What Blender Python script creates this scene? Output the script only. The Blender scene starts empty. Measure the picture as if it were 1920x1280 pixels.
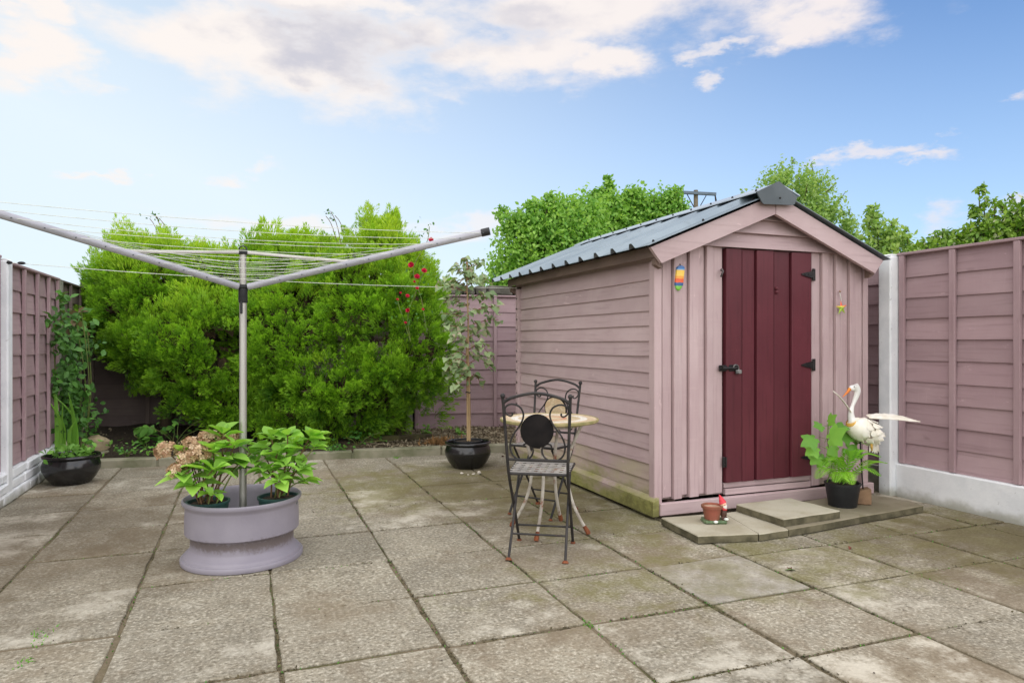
import bpy, bmesh, math, random
import numpy as np
from mathutils import Vector, Matrix
random.seed(7); rng = np.random.default_rng(11)
SC = bpy.context.scene; COL = SC.collection
PI = math.pi; R = math.radians

# ------------------------------------------------------------------ camera
YAW = 21.156; CAMH = 1.2; FPX = 1292.0
cam_d = bpy.data.cameras.new('camera'); cam = bpy.data.objects.new('camera', cam_d); COL.objects.link(cam)
cam.location = (0, 0, CAMH); cam.rotation_euler = (R(90), 0, R(-YAW))
cam_d.sensor_width = 36; cam_d.lens = FPX/1920*36; cam_d.clip_end = 3000; cam_d.clip_start = .05
SC.camera = cam
FW = Vector((math.sin(R(YAW)), math.cos(R(YAW)), 0)); RT = Vector((math.cos(R(YAW)), -math.sin(R(YAW)), 0))
def pd(x, y, d):            # photo pixel (1920 wide) at depth d -> a point of the place
    a = (x-960)/FPX
    return FW*d + RT*(a*d) + Vector((0, 0, CAMH+(640-y)/FPX*d))
def pg(x, y, z=0):
    return pd(x, y, (CAMH-z)*FPX/(y-640))

# ------------------------------------------------------------------ sky
SUN_AZ, SUN_EL = 184, 48
w = bpy.data.worlds.new('World'); SC.world = w; w.use_nodes = True
nt = w.node_tree; N = nt.nodes; L = nt.links; N.clear()
def nd(t, **k):
    n = N.new(t)
    for a, b in k.items(): setattr(n, a, b)
    return n
def mth(op, a, b=None, c=None, clamp=False):
    n = N.new('ShaderNodeMath'); n.operation = op; n.use_clamp = clamp
    for i, v in enumerate((a, b, c)):
        if v is None: continue
        if isinstance(v, (int, float)): n.inputs[i].default_value = v
        else: L.new(v, n.inputs[i])
    return n.outputs[0]
def mixc(f, a, b):
    n = N.new('ShaderNodeMix'); n.data_type = 'RGBA'
    for s, v in ((n.inputs[0], f), (n.inputs[6], a), (n.inputs[7], b)):
        if isinstance(v, (int, float)): s.default_value = v
        elif isinstance(v, tuple): s.default_value = (*v, 1)
        else: L.new(v, s)
    return n.outputs[2]
sky = nd('ShaderNodeTexSky', sky_type='NISHITA'); sky.sun_disc = False
sky.sun_elevation = R(SUN_EL); sky.sun_rotation = R(SUN_AZ); sky.dust_density = .6; sky.ozone_density = 2.0
tc = nd('ShaderNodeTexCoord'); sep = nd('ShaderNodeSeparateXYZ'); L.new(tc.outputs['Generated'], sep.inputs[0])
AZ = mth('DEGREES', mth('ARCTAN2', sep.outputs[0], sep.outputs[1])); N_az = AZ
EL = mth('DEGREES', mth('ARCSINE', sep.outputs[2]))
AZn = mth('MULTIPLY', AZ, .5 * 0 + 1.0)
nz1 = nd('ShaderNodeTexNoise'); nz1.inputs['Scale'].default_value = 5.2; nz1.inputs['Detail'].default_value = 9; nz1.inputs['Roughness'].default_value = .58
mp = nd('ShaderNodeMapping'); mp.inputs['Scale'].default_value = (1, 1, 2.3); L.new(tc.outputs['Generated'], mp.inputs[0]); L.new(mp.outputs[0], nz1.inputs[0])
nz2 = nd('ShaderNodeTexNoise'); nz2.inputs['Scale'].default_value = 2.1; nz2.inputs['Detail'].default_value = 6; L.new(mp.outputs[0], nz2.inputs[0])
nz3 = nd('ShaderNodeTexNoise'); nz3.inputs['Scale'].default_value = 8; nz3.inputs['Detail'].default_value = 5
mp3 = nd('ShaderNodeMapping'); mp3.inputs['Location'].default_value = (3.1, 1.7, .4); mp3.inputs['Scale'].default_value = (1, 1, 2.0)
L.new(tc.outputs['Generated'], mp3.inputs[0]); L.new(mp3.outputs[0], nz3.inputs[0])
wz = nd('ShaderNodeTexNoise'); wz.inputs['Scale'].default_value = 9; wz.inputs['Detail'].default_value = 8; wz.inputs['Roughness'].default_value = .6; L.new(mp.outputs[0], wz.inputs[0])
ws = nd('ShaderNodeSeparateColor'); L.new(wz.outputs['Color'], ws.inputs[0])
AZW = mth('ADD', AZ, mth('MULTIPLY', mth('SUBTRACT', ws.outputs[0], .5), 16)); ELW = mth('ADD', EL, mth('MULTIPLY', mth('SUBTRACT', ws.outputs[1], .5), 6.5))
def ell(x, y, rx, ry):      # a cloud given by where it stands in the sky: azimuth and elevation in degrees
    a = math.atan((x-960)/FPX); az = math.degrees(a)+YAW; el = math.degrees(math.atan((640-y)/FPX*math.cos(a)))
    ra = math.degrees(rx/FPX)*math.cos(a)**2; re = math.degrees(ry/FPX)
    u = mth('MULTIPLY', mth('SUBTRACT', AZW, az), 1/ra); v = mth('MULTIPLY', mth('SUBTRACT', ELW, el), 1/re)
    return mth('SUBTRACT', 1.0, mth('SQRT', mth('ADD', mth('MULTIPLY', u, u), mth('MULTIPLY', v, v))))
def union(lst, k=None):
    o = None
    for e in lst:
        v = ell(*e)
        o = v if o is None else mth('MAXIMUM', o, v)
    return o
big = union([(50, 100, 130, 70), (90, 15, 110, 35), (430, 80, 290, 70), (590, 118, 320, 85), (770, 70, 330, 95), (940, 120, 300, 78),
             (1120, 112, 130, 42), (1040, 20, 420, 70), (620, -20, 480, 50), (1545, 25, 210, 60), (1490, 72, 90, 38),])
small = union([(1355, 135, 50, 16), (1345, 75, 60, 16), (440, 325, 95, 18), (225, 335, 60, 10), (1740, 283, 90, 15), (1690, 303, 85, 12), (1610, 297, 75, 13), (1900, 178, 60, 16)])
low = union([(870, 425, 200, 30), (520, 430, 260, 26), (1880, 400, 120, 26), (1140, 450, 200, 22)])
above = mth('MULTIPLY', mth('SUBTRACT', EL, 25.0), 1/14, clamp=False)      # unseen cloud overhead and behind, cover raised to lift the ambient light
behind = mth('MULTIPLY', mth('SUBTRACT', mth('ABSOLUTE', mth('SUBTRACT', AZ, 21)), 44), 1/20)
gen = mth('ADD', mth('MULTIPLY', mth('SUBTRACT', nz2.outputs[0], .31), 3.2), 0.0)
gmask = mth('MINIMUM', mth('MAXIMUM', mth('MAXIMUM', above, behind), -1), 1.0)
gen = mth('MINIMUM', gen, gmask)
shape = mth('MAXIMUM', mth('MULTIPLY', big, .85), gen)
nn = mth('SUBTRACT', nz1.outputs[0], .5)
cl = mth('MULTIPLY_ADD', nn, 2.1, shape)
def sstep(v, a, b):
    n = N.new('ShaderNodeMapRange'); n.interpolation_type = 'SMOOTHSTEP'
    L.new(v, n.inputs[0]); n.inputs[1].default_value = a; n.inputs[2].default_value = b
    return n.outputs[0]
c_big = sstep(cl, -.05, .70)
c_small = mth('MULTIPLY', sstep(mth('MULTIPLY_ADD', nn, 1.8, small), -.05, .95), .75)
c_low = mth('MULTIPLY', sstep(mth('MULTIPLY_ADD', nn, 1.2, low), .0, .9), .65)
cover = mth('MAXIMUM', mth('MAXIMUM', c_big, c_small), c_low)
# blue of the clear air: physical sky, pale toward the horizon and toward the brighter west (left)
skyc = nd('ShaderNodeMix', data_type='RGBA', blend_type='MULTIPLY'); skyc.inputs[0].default_value = 1
L.new(sky.outputs[0], skyc.inputs[6]); skyc.inputs[7].default_value = (.041, .061, .080, 1)
hz = mth('MAXIMUM', mth('SUBTRACT', 1.0, mth('MULTIPLY', EL, 1/30)), 0, clamp=True)
lf = sstep(AZ, 62.0, -25.0)
haze = mth('ADD', mth('MULTIPLY', mth('POWER', hz, 1.4), .62), mth('MULTIPLY', lf, .74), clamp=True)
haze = mth('MINIMUM', haze, .93)
air = mixc(haze, skyc.outputs[2], (.365, .412, .438))
shade_m = union([(590, 55, 200, 50), (690, 105, 210, 50), (900, 70, 230, 55), (800, 110, 120, 40)])
dk = sstep(mth('MULTIPLY_ADD', mth('SUBTRACT', nz3.outputs[0], .5), 3.0, mth('MAXIMUM', shade_m, mth('SUBTRACT', gen, .45))), -.25, .75)
core = sstep(cl, .2, .9)
cloudc = mixc(mth('MULTIPLY', mth('MULTIPLY', dk, core), .78), (.425, .398, .382), (.235, .24, .285))
cloudc = mixc(mth('SUBTRACT', 1.0, sstep(AZ, 75.0, 5.0)), cloudc, (.38, .35, .36))
fin = mixc(cover, air, cloudc)
bg = nd('ShaderNodeBackground'); bg.inputs[1].default_value = 1.0; L.new(fin, bg.inputs[0])
wo = nd('ShaderNodeOutputWorld'); L.new(bg.outputs[0], wo.inputs[0])
w.cycles.sampling_method = 'MANUAL'; w.cycles.sample_map_resolution = 1024
# ------------------------------------------------------------------ sun, exposure
sun_d = bpy.data.lights.new('sun', 'SUN'); sun = bpy.data.objects.new('sun', sun_d); COL.objects.link(sun)
sun_d.energy = 1.5; sun_d.angle = R(125); sun_d.color = (1, .985, .96)
sd = Vector((math.sin(R(SUN_AZ))*math.cos(R(SUN_EL)), math.cos(R(SUN_AZ))*math.cos(R(SUN_EL)), math.sin(R(SUN_EL))))
sun.rotation_euler = sd.to_track_quat('Z', 'Y').to_euler()
vs = SC.view_settings; vs.view_transform = 'Standard'; vs.look = 'None'; vs.exposure = 1.22; vs.gamma = 1; vs.use_curve_mapping = False
SC.cycles.max_bounces = 8; SC.cycles.transparent_max_bounces = 8

# ------------------------------------------------------------------ materials
def s2l(*c):
    return tuple((v/255/12.92 if v/255 <= .04045 else ((v/255+.055)/1.055)**2.4) for v in c)
class MT:
    def __init__(s, name, rough=.7, metal=0, spec=.4):
        s.m = bpy.data.materials.new(name); s.m.use_nodes = True; s.t = s.m.node_tree; s.n = s.t.nodes; s.l = s.t.links
        s.b = s.n['Principled BSDF']; s.b.inputs['Roughness'].default_value = rough; s.b.inputs['Metallic'].default_value = metal
        s.b.inputs['Specular IOR Level'].default_value = spec; s.c = None; s.h = None
    def new(s, t, **k):
        n = s.n.new(t)
        for a, b in k.items(): setattr(n, a, b)
        return n
    def math(s, op, a, b=None, c=None, clamp=False):
        n = s.n.new('ShaderNodeMath'); n.operation = op; n.use_clamp = clamp
        for i, v in enumerate((a, b, c)):
            if v is None: continue
            if isinstance(v, (int, float)): n.inputs[i].default_value = v
            else: s.l.new(v, n.inputs[i])
        return n.outputs[0]
    def coord(s, kind='Object', stretch=(1, 1, 1), rand=True):
        if kind == 'Position': src = s.new('ShaderNodeNewGeometry').outputs['Position']
        else: src = s.new('ShaderNodeTexCoord').outputs[kind]
        mp = s.new('ShaderNodeMapping'); mp.inputs['Scale'].default_value = stretch; s.l.new(src, mp.inputs[0])
        if kind == 'Object' and rand:
            oi = s.new('ShaderNodeObjectInfo'); ml = s.math('MULTIPLY', oi.outputs['Random'], 37.0); s.l.new(ml, mp.inputs['Location'])
        return mp.outputs[0]
    def noise(s, co, scale, detail=5, rough=.55, dist=0):
        n = s.new('ShaderNodeTexNoise'); n.inputs['Scale'].default_value = scale; n.inputs['Detail'].default_value = detail
        n.inputs['Roughness'].default_value = rough; n.inputs['Distortion'].default_value = dist; s.l.new(co, n.inputs['Vector']); return n.outputs[0]
    def step(s, v, a, b):
        n = s.new('ShaderNodeMapRange'); n.interpolation_type = 'SMOOTHSTEP'; s.l.new(v, n.inputs[0]); n.inputs[1].default_value = a; n.inputs[2].default_value = b
        return n.outputs[0]
    def mix(s, f, a, b, blend='MIX'):
        n = s.new('ShaderNodeMix', data_type='RGBA', blend_type=blend)
        for k, v in ((0, f), (6, a), (7, b)):
            if isinstance(v, (int, float)): n.inputs[k].default_value = v
            elif isinstance(v, tuple): n.inputs[k].default_value = (*v[:3], 1)
            else: s.l.new(v, n.inputs[k])
        return n.outputs[2]
    def over(s, f, col): s.c = s.mix(f, s.c, col)
    def rnd(s, amt):
        oi = s.new('ShaderNodeObjectInfo'); h = s.new('ShaderNodeHueSaturation')
        v = s.math('MULTIPLY_ADD', oi.outputs['Random'], 2*amt, 1-amt); s.l.new(v, h.inputs['Value'])
        s.l.new(s.c, h.inputs['Color']); s.c = h.outputs[0]
    def bump(s, h, strength=.3, dist=.01):
        n = s.new('ShaderNodeBump'); n.inputs['Strength'].default_value = strength; n.inputs['Distance'].default_value = dist
        s.l.new(h, n.inputs['Height'])
        if s.h is not None: s.l.new(s.h, n.inputs['Normal'])
        s.h = n.outputs[0]
    def zpos(s, i=2):
        g = s.new('ShaderNodeNewGeometry'); x = s.new('ShaderNodeSeparateXYZ'); s.l.new(g.outputs['Position'], x.inputs[0]); return x.outputs[i]
    def done(s, transl=0):
        if s.c is not None: s.l.new(s.c, s.b.inputs['Base Color'])
        if s.h is not None: s.l.new(s.h, s.b.inputs['Normal'])
        if transl:
            t = s.new('ShaderNodeBsdfTranslucent'); a = s.new('ShaderNodeMixShader'); a.inputs[0].default_value = transl
            br = s.mix(1.0, s.c, (1.0, 1.0, .55), 'MULTIPLY'); s.l.new(br, t.inputs[0])
            s.l.new(s.b.outputs[0], a.inputs[1]); s.l.new(t.outputs[0], a.inputs[2]); s.l.new(a.outputs[0], s.n['Material Output'].inputs[0])
        return s.m
def simple(name, c1, c2, scale=6, rough=.7, metal=0, spec=.4, bump=.0, bscale=40, rnd=.0, stretch=(1, 1, 1), kind='Object', lo=.35, hi=.65):
    m = MT(name, rough, metal, spec); co = m.coord(kind, stretch)
    n = m.noise(co, scale); m.c = m.mix(m.step(n, lo, hi), c1, c2)
    if rnd: m.rnd(rnd)
    if bump: m.bump(m.noise(co, bscale, 4), bump)
    return m.done()
def wood_paint(name, c1, c2, dark, axis, rnd=.05, algae=None, grain=.35, rough=.62):
    m = MT(name, rough, 0, .3)
    st = [14, 14, 14]; st[axis] = .8
    co = m.coord('Object', tuple(st)); co2 = m.coord('Object', (1.6, 1.6, 1.6))
    g = m.noise(co, 3.0, 6, .6); blot = m.noise(co2, 1.3, 4)
    m.c = m.mix(m.step(blot, .3, .7), c1, c2)
    m.over(m.math('MULTIPLY', m.step(g, .50, .72), .30), dark)
    kn = m.noise(m.coord('Object', tuple(3 if i != axis else 1.2 for i in range(3))), 3.2, 2)
    m.over(m.math('MULTIPLY', m.step(kn, .70, .78), .35), dark)
    cross = [3, 3, 3]; cross[axis] = 60
    saw = m.noise(m.coord('Object', tuple(cross)), 1.0, 3)
    m.over(m.math('MULTIPLY', m.step(saw, .58, .75), .13), tuple(min(1, v*1.25) for v in c1))
    pe = m.noise(m.coord('Object', tuple(9 if i != axis else 2.5 for i in range(3))), 2.2, 6, .7)
    m.over(m.math('MULTIPLY', m.step(pe, .64, .70), .55), tuple(min(1, v*1.32) for v in c1))
    m.over(m.math('MULTIPLY', m.step(pe, .36, .29), .22), tuple(v*.72 for v in c2))
    m.rnd(rnd)
    if algae:
        zc = m.zpos(2); ns = m.math('MULTIPLY_ADD', m.math('SUBTRACT', m.noise(m.coord('Position', (1, .5, 1.6)), 5, 7, .7), .5), 1.7, .5)
        f = m.math('SUBTRACT', m.math('ADD', ns, algae[0]), m.math('MULTIPLY', zc, algae[1]))
        m.over(m.math('MULTIPLY', m.step(f, .1, .75), .85), algae[2]); m.over(m.math('MULTIPLY', m.step(m.math('MULTIPLY', f, m.noise(m.coord('Position'), 16, 6, .7)), .28, .5), .55), s2l(84, 80, 50))
    m.bump(g, grain, .004); m.bump(saw, .15, .003)
    return m.done()
PINK1, PINK2, PINKD = s2l(189, 168, 168), s2l(178, 155, 156), s2l(134, 110, 111)
MAU1, MAU2, MAUD = s2l(171, 147, 150), s2l(160, 135, 139), s2l(112, 90, 92)
ALG = s2l(128, 128, 78)
paint_s = wood_paint('pink_paint_skirting', PINK1, PINK2, PINKD, 0)
paint_h = wood_paint('pink_paint_boards', PINK1, PINK2, PINKD, 0, algae=(.12, 2.2, ALG))
paint_v = wood_paint('pink_paint_uprights', PINK1, PINK2, PINKD, 2)
paint_alg = wood_paint('pink_paint_algae', PINK2, s2l(176, 164, 140), PINKD, 0, algae=(.42, 3.2, s2l(136, 138, 66)))
maroon = wood_paint('maroon_paint', s2l(96, 43, 51), s2l(86, 37, 45), s2l(54, 23, 29), 2, rnd=.09, rough=.5)
mauve_h = wood_paint('mauve_paint_boards', MAU1, MAU2, MAUD, 0, rnd=.11)
mauve_v = wood_paint('mauve_paint_battens', MAU1, MAU2, MAUD, 2, rnd=.05)
weathered_shade_h = wood_paint('weathered_shade_boards', s2l(112, 98, 94), s2l(96, 84, 81), s2l(70, 60, 56), 0, rnd=.08)  # weathered grey, taken darker: the left corner's shade is in the colour
weathered_shade_v = wood_paint('weathered_shade_battens', s2l(120, 106, 100), s2l(104, 92, 88), s2l(70, 60, 56), 2, rnd=.08)
rawwood = wood_paint('bare_eaves_wood', s2l(122, 102, 92), s2l(104, 86, 78), s2l(70, 56, 50), 0)
# roof
m = MT('blue_grey_roof_steel', .38, .35, .5); co = m.coord('Object', (1, 1, 1), False)
m.c = m.mix(m.step(m.noise(co, 1.8), .3, .7), s2l(116, 130, 140), s2l(134, 147, 155)); m.over(m.math('MULTIPLY', m.step(m.noise(co, 14), .55, .8), .35), s2l(98, 106, 110)); m.b.inputs['Roughness'].default_value = .30; roof_m = m.done()
flash_m = simple('pale_ridge_flashing', s2l(176, 188, 198), s2l(160, 172, 184), 3, .35, .2)
slate_m = simple('slate_grey_steel', s2l(86, 94, 98), s2l(74, 82, 86), 5, .45, .2)
iron = simple('black_ironmongery', s2l(34, 33, 35), s2l(48, 46, 46), 20, .45, .5, .5, .2, 90)
black = simple('black_plastic', s2l(32, 33, 36), s2l(42, 43, 46), 9, .45)
white_r = MT('white_painted_render', .8); co = white_r.coord('Position', (1, 1, 1))
white_r.c = white_r.mix(white_r.step(white_r.noise(co, 6), .35, .7), s2l(232, 234, 236), s2l(218, 221, 224))
zf = white_r.math('SUBTRACT', white_r.math('MULTIPLY_ADD', white_r.noise(co, 9, 6), .12, .0), white_r.zpos()); white_r.over(white_r.math('MULTIPLY', white_r.step(zf, -.03, .06), .75), s2l(140, 138, 118))
white_r.over(white_r.math('MULTIPLY', white_r.step(white_r.noise(co, 22, 4), .66, .72), .4), s2l(150, 150, 146))
white_r.bump(white_r.noise(co, 45, 4), .35, .006); white_r = white_r.done()
conc_post = simple('bare_concrete', s2l(150, 150, 138), s2l(126, 126, 112), 8, .85, bump=.4, bscale=70)
# paving
def paving(name, base, speck_l, speck_d, moss_amt=1.0, rnd=.07, sp=.75):
    m = MT(name, .85, 0, .3); co = m.coord('Position')
    ag = m.noise(co, 62, 3, .65); ag2 = m.noise(co, 30, 4, .72); g18 = m.noise(co, 17, 6, .72)
    big = m.noise(co, .9, 6, .65); mid = m.noise(co, 3.6, 7, .70, .3); st = m.noise(m.coord('Position', (1.2, .8, 1)), 2.1, 8, .74, .5)
    m.c = m.mix(m.step(mid, .36, .64), base, tuple(v*.74 for v in base))
    m.over(m.math('MULTIPLY', m.step(g18, .46, .64), .34), s2l(128, 116, 96))
    m.over(m.math('MULTIPLY', m.step(g18, .46, .30), .45), s2l(204, 198, 182))
    m.over(m.math('MULTIPLY', m.step(ag, .52, .66), sp), speck_l)
    m.over(m.math('MULTIPLY', m.step(ag, .48, .34), sp), speck_d)
    m.over(m.math('MULTIPLY', m.step(ag2, .54, .68), .50), tuple(v*.55 for v in base))
    m.over(m.math('MULTIPLY', m.step(big, .48, .64), .55), s2l(130, 116, 94))
    oi = m.new('ShaderNodeObjectInfo'); r1 = m.math('MULTIPLY', m.math('SUBTRACT', oi.outputs['Random'], .5), .26); r2 = m.math('MULTIPLY', m.math('SUBTRACT', m.math('FRACT', m.math('MULTIPLY', oi.outputs['Random'], 13.7)), .5), .24)
    m.over(m.math('MULTIPLY', m.step(m.math('ADD', st, r1), .54, .68), .62), s2l(110, 97, 78))
    m.over(m.math('MULTIPLY', m.step(m.noise(co, 6.5, 7, .75, .4), .61, .73), .45), s2l(88, 78, 62))
    m.over(m.math('MULTIPLY', m.step(m.math('ADD', m.noise(co, 2.7, 7, .72), r2), .57, .73), .6), s2l(206, 200, 184))
    m.over(m.math('MULTIPLY', m.step(m.noise(co, 60, 2, .5), .71, .75), .75), s2l(58, 50, 42))
    m.rnd(rnd)
    # grime that gathers along the slab's own rim
    ob = m.new('ShaderNodeTexCoord'); sx = m.new('ShaderNodeSeparateXYZ'); m.l.new(ob.outputs['Object'], sx.inputs[0])
    rim = m.math('MAXIMUM', m.math('ABSOLUTE', sx.outputs[0]), m.math('ABSOLUTE', sx.outputs[1]))
    rf = m.math('MULTIPLY_ADD', m.math('SUBTRACT', m.noise(co, 8, 7, .7), .5), .22, rim)
    m.over(m.math('MULTIPLY', m.step(rf, .47, .53), .38), s2l(100, 90, 66))
    X, Y = m.zpos(0), m.zpos(1)
    def blob(x, y, rx, ry):
        u = m.math('MULTIPLY', m.math('SUBTRACT', X, x), 1/rx); v = m.math('MULTIPLY', m.math('SUBTRACT', Y, y), 1/ry)
        return m.math('SUBTRACT', 1.0, m.math('ADD', m.math('MULTIPLY', u, u), m.math('MULTIPLY', v, v)))
    mo = m.math('MAXIMUM', m.math('MAXIMUM', blob(2.2, 4.7, .85, 1.6), blob(1.5, 5.6, 1.3, 1.2)), m.math('MAXIMUM', blob(4.3, 2.9, 1.2, 1.0), m.math('MULTIPLY', blob(2.8, 3.0, 1.9, .7), .7)))
    f = m.math('MULTIPLY_ADD', m.math('SUBTRACT', m.noise(co, 4.2, 7, .7), .5), 3.0, m.math('MULTIPLY', mo, .80))
    m.over(m.math('MULTIPLY', m.step(f, .02, .9), .64*moss_amt), s2l(108, 104, 52))
    f2 = m.math('MULTIPLY_ADD', m.math('SUBTRACT', m.noise(co, 3.3, 6, .7), .5), 2.2, m.math('MAXIMUM', blob(4.2, 2.6, 1.3, 1.3), m.math('MAXIMUM', blob(2.0, 5.2, 1.2, 1.7), blob(-.9, 4.8, 1.1, 1.8))))
    m.over(m.math('MULTIPLY', m.step(f2, .15, 1.1), .55*moss_amt), s2l(84, 72, 52))
    m.bump(ag, .6, .005); m.bump(ag2, .5, .007)
    return m.done()
pave_a = paving('aggregate_slab', s2l(152, 145, 128), s2l(198, 191, 174), s2l(88, 81, 66), rnd=.14, sp=.66)
pave_s = paving('smooth_grey_slab', s2l(168, 162, 150), s2l(186, 181, 169), s2l(132, 126, 114), .8, .0, .4)
step_m = MT('cream_step_slab', .85); co = step_m.coord('Position')
step_m.c = step_m.mix(step_m.step(step_m.noise(co, 3.5, 6), .35, .65), s2l(178, 173, 154), s2l(160, 153, 132))
step_m.over(step_m.math('MULTIPLY', step_m.step(step_m.noise(co, 8, 7, .7), .56, .7), .4), s2l(140, 134, 98))
step_m.over(step_m.math('MULTIPLY', step_m.step(step_m.noise(co, 70, 3), .58, .7), .25), s2l(120, 112, 92))
step_m.bump(step_m.noise(co, 60, 4), .35, .004); step_m = step_m.done()
step_d = MT('stained_step_slab', .85); co = step_d.coord('Position')
step_d.c = step_d.mix(step_d.step(step_d.noise(co, 3.5, 6), .35, .65), s2l(140, 132, 112), s2l(122, 114, 93)); step_d.over(step_d.math('MULTIPLY', step_d.step(step_d.noise(co, 9, 7, .7), .52, .68), .5), s2l(104, 100, 66))
step_d.bump(step_d.noise(co, 60, 4), .35, .004); step_d = step_d.done()
joint_m = MT('joint_earth_and_moss', .95); co = joint_m.coord('Position')
joint_m.c = joint_m.mix(joint_m.step(joint_m.noise(co, 2.2, 6), .42, .62), s2l(112, 100, 80), s2l(84, 80, 50)); joint_m.over(joint_m.math('MULTIPLY', joint_m.step(joint_m.noise(co, 60), .5, .7), .6), s2l(130, 118, 96)); joint_m.bump(joint_m.noise(co, 80, 4), .8, .01); joint_m = joint_m.done()
kerb_m = simple('mossy_kerb_concrete', s2l(146, 142, 122), s2l(106, 108, 82), 3.5, .9, bump=.5, bscale=60, kind='Position', rnd=.08)
stone_m = simple('lichened_wall_stone', s2l(116, 112, 102), s2l(74, 72, 64), 7, .9, bump=.8, bscale=25, rnd=.18)
soil_m = MT('bed_soil', .95); co = soil_m.coord('Position')
soil_m.c = soil_m.mix(soil_m.step(soil_m.noise(co, 30, 6, .7), .4, .62), s2l(84, 70, 52), s2l(140, 124, 96)); soil_m.over(soil_m.math('MULTIPLY', soil_m.step(soil_m.noise(co, 3), .5, .65), .5), s2l(66, 58, 44)); sx_ = soil_m.math('MULTIPLY_ADD', soil_m.math('SUBTRACT', soil_m.noise(co, 2.5, 5), .5), 1.2, soil_m.zpos(0)); soil_m.over(soil_m.math('MULTIPLY', soil_m.step(sx_, 1.5, .6), .85), s2l(48, 40, 31)); soil_m.bump(soil_m.noise(co, 50, 5), 1, .03); soil_m = soil_m.done()  # soil darkens to the left: shade under the conifers put into the colour
potsoil = simple('dark_potting_soil', s2l(66, 54, 42), s2l(40, 32, 26), 40, .95, bump=1, bscale=60)
mulch_m = simple('mulch_chips', s2l(168, 156, 130), s2l(104, 92, 74), 14, .9, kind='Position')
field_m = simple('rough_field', s2l(92, 104, 62), s2l(112, 106, 74), .6, .95, kind='Position')
# pots, metal, plastic
glaze = simple('black_glaze', s2l(24, 24, 25), s2l(34, 33, 33), 6, .2, 0, .6, .08, 12)
terracotta = simple('terracotta', s2l(150, 84, 68), s2l(120, 82, 60), 9, .8, bump=.2)
greenplas = simple('dark_green_plastic', s2l(48, 78, 74), s2l(40, 66, 62), 5, .45)
pl_m = MT('lilac_grey_enamel', .5, 0, .45); co = pl_m.coord('Object', (1, 1, 1), False)
pl_m.c = pl_m.mix(pl_m.step(pl_m.noise(co, 5), .3, .7), s2l(140, 135, 144), s2l(130, 125, 135))
zz = pl_m.zpos(); band = pl_m.math('SUBTRACT', .046, pl_m.math('ABSOLUTE', pl_m.math('SUBTRACT', zz, .128))); fl = pl_m.math('ADD', pl_m.math('MULTIPLY', band, 20), pl_m.math('MULTIPLY', pl_m.math('SUBTRACT', pl_m.math('MULTIPLY_ADD', pl_m.noise(co, 60, 4, .7), .6, pl_m.math('MULTIPLY', pl_m.noise(co, 5, 4, .6), .5)), .62), 2.4))
pl_m.over(pl_m.math('MULTIPLY', pl_m.step(fl, -.1, .7), .80), s2l(94, 83, 78)); pl_m.bump(pl_m.noise(co, 60), .08); pl_m = pl_m.done()
alu = MT('dull_aluminium', .42, .55, .5); co = alu.coord('Object', (20, 20, .6), False); alu.c = alu.mix(alu.step(alu.noise(co, 2), .3, .7), s2l(186, 184, 178), s2l(160, 157, 150)); alu = alu.done()
arm_m = simple('lilac_grey_coated_arm', s2l(172, 172, 180), s2l(158, 158, 166), 4, .4, .15)
strut_m = simple('pale_steel_strut', s2l(200, 198, 194), s2l(178, 175, 168), 4, .4, .3)
line_m = simple('pale_washing_line', s2l(216, 220, 210), s2l(196, 200, 186), 30, .6)
def rusty(name, c1, c2, rust, lo, hi, rough=.5, metal=.3):
    m = MT(name, rough, metal, .5); co = m.coord('Object', (1, 1, 1), False)
    m.c = m.mix(m.step(m.noise(co, 12), .4, .65), c1, c2); m.over(m.step(m.noise(co, 16, 6, .65), lo, hi), rust); m.bump(m.noise(co, 120), .2, .003)
    return m.done()
chair_m = rusty('black_wrought_iron', s2l(34, 32, 32), s2l(52, 48, 46), s2l(112, 66, 46), .64, .76, .6, .1)
matte = simple('matte_black_disc', s2l(34, 31, 30), s2l(26, 24, 24), 12, .9, spec=.1)
seat_m = rusty('worn_seat_strips', s2l(160, 156, 152), s2l(188, 183, 176), s2l(140, 100, 72), .58, .70)
leg_m = rusty('flaking_white_iron', s2l(186, 180, 168), s2l(150, 140, 128), s2l(126, 76, 50), .55, .66, .6, .1)
rust_m = simple('brown_rust', s2l(132, 76, 46), s2l(98, 56, 38), 30, .9, bump=.5, bscale=80)
mos = MT('mosaic_tabletop', .5); co = mos.coord('Object', (1, 1, 1), False)
v = mos.new('ShaderNodeTexVoronoi'); v.feature = 'DISTANCE_TO_EDGE'; v.inputs['Scale'].default_value = 34; mos.l.new(co, v.inputs['Vector'])
v2 = mos.new('ShaderNodeTexVoronoi'); v2.inputs['Scale'].default_value = 34; mos.l.new(co, v2.inputs['Vector'])
hs = mos.new('ShaderNodeSeparateColor'); mos.l.new(v2.outputs['Color'], hs.inputs[0])
mos.c = mos.mix(hs.outputs[0], s2l(214, 196, 164), s2l(188, 162, 128)); ln = mos.new('ShaderNodeVectorMath', operation='LENGTH'); mos.l.new(co, ln.inputs[0])
rr = ln.outputs['Value']; ring = mos.math('SUBTRACT', .022, mos.math('ABSOLUTE', mos.math('SUBTRACT', rr, .22))); mos.over(mos.step(ring, -.002, .002), s2l(226, 222, 212))
ring2 = mos.math('SUBTRACT', .014, mos.math('ABSOLUTE', mos.math('SUBTRACT', rr, .10))); mos.over(mos.step(ring2, -.002, .002), s2l(190, 120, 92))
mos.over(mos.step(v.outputs['Distance'], .05, .02), s2l(178, 162, 132)); mos.over(mos.math('MULTIPLY', mos.step(mos.noise(co, 9), .55, .7), .4), s2l(150, 146, 92)); mos = mos.done()
rim_m = simple('algae_yellow_rim', s2l(166, 152, 108), s2l(128, 124, 78), 12, .8)
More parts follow.
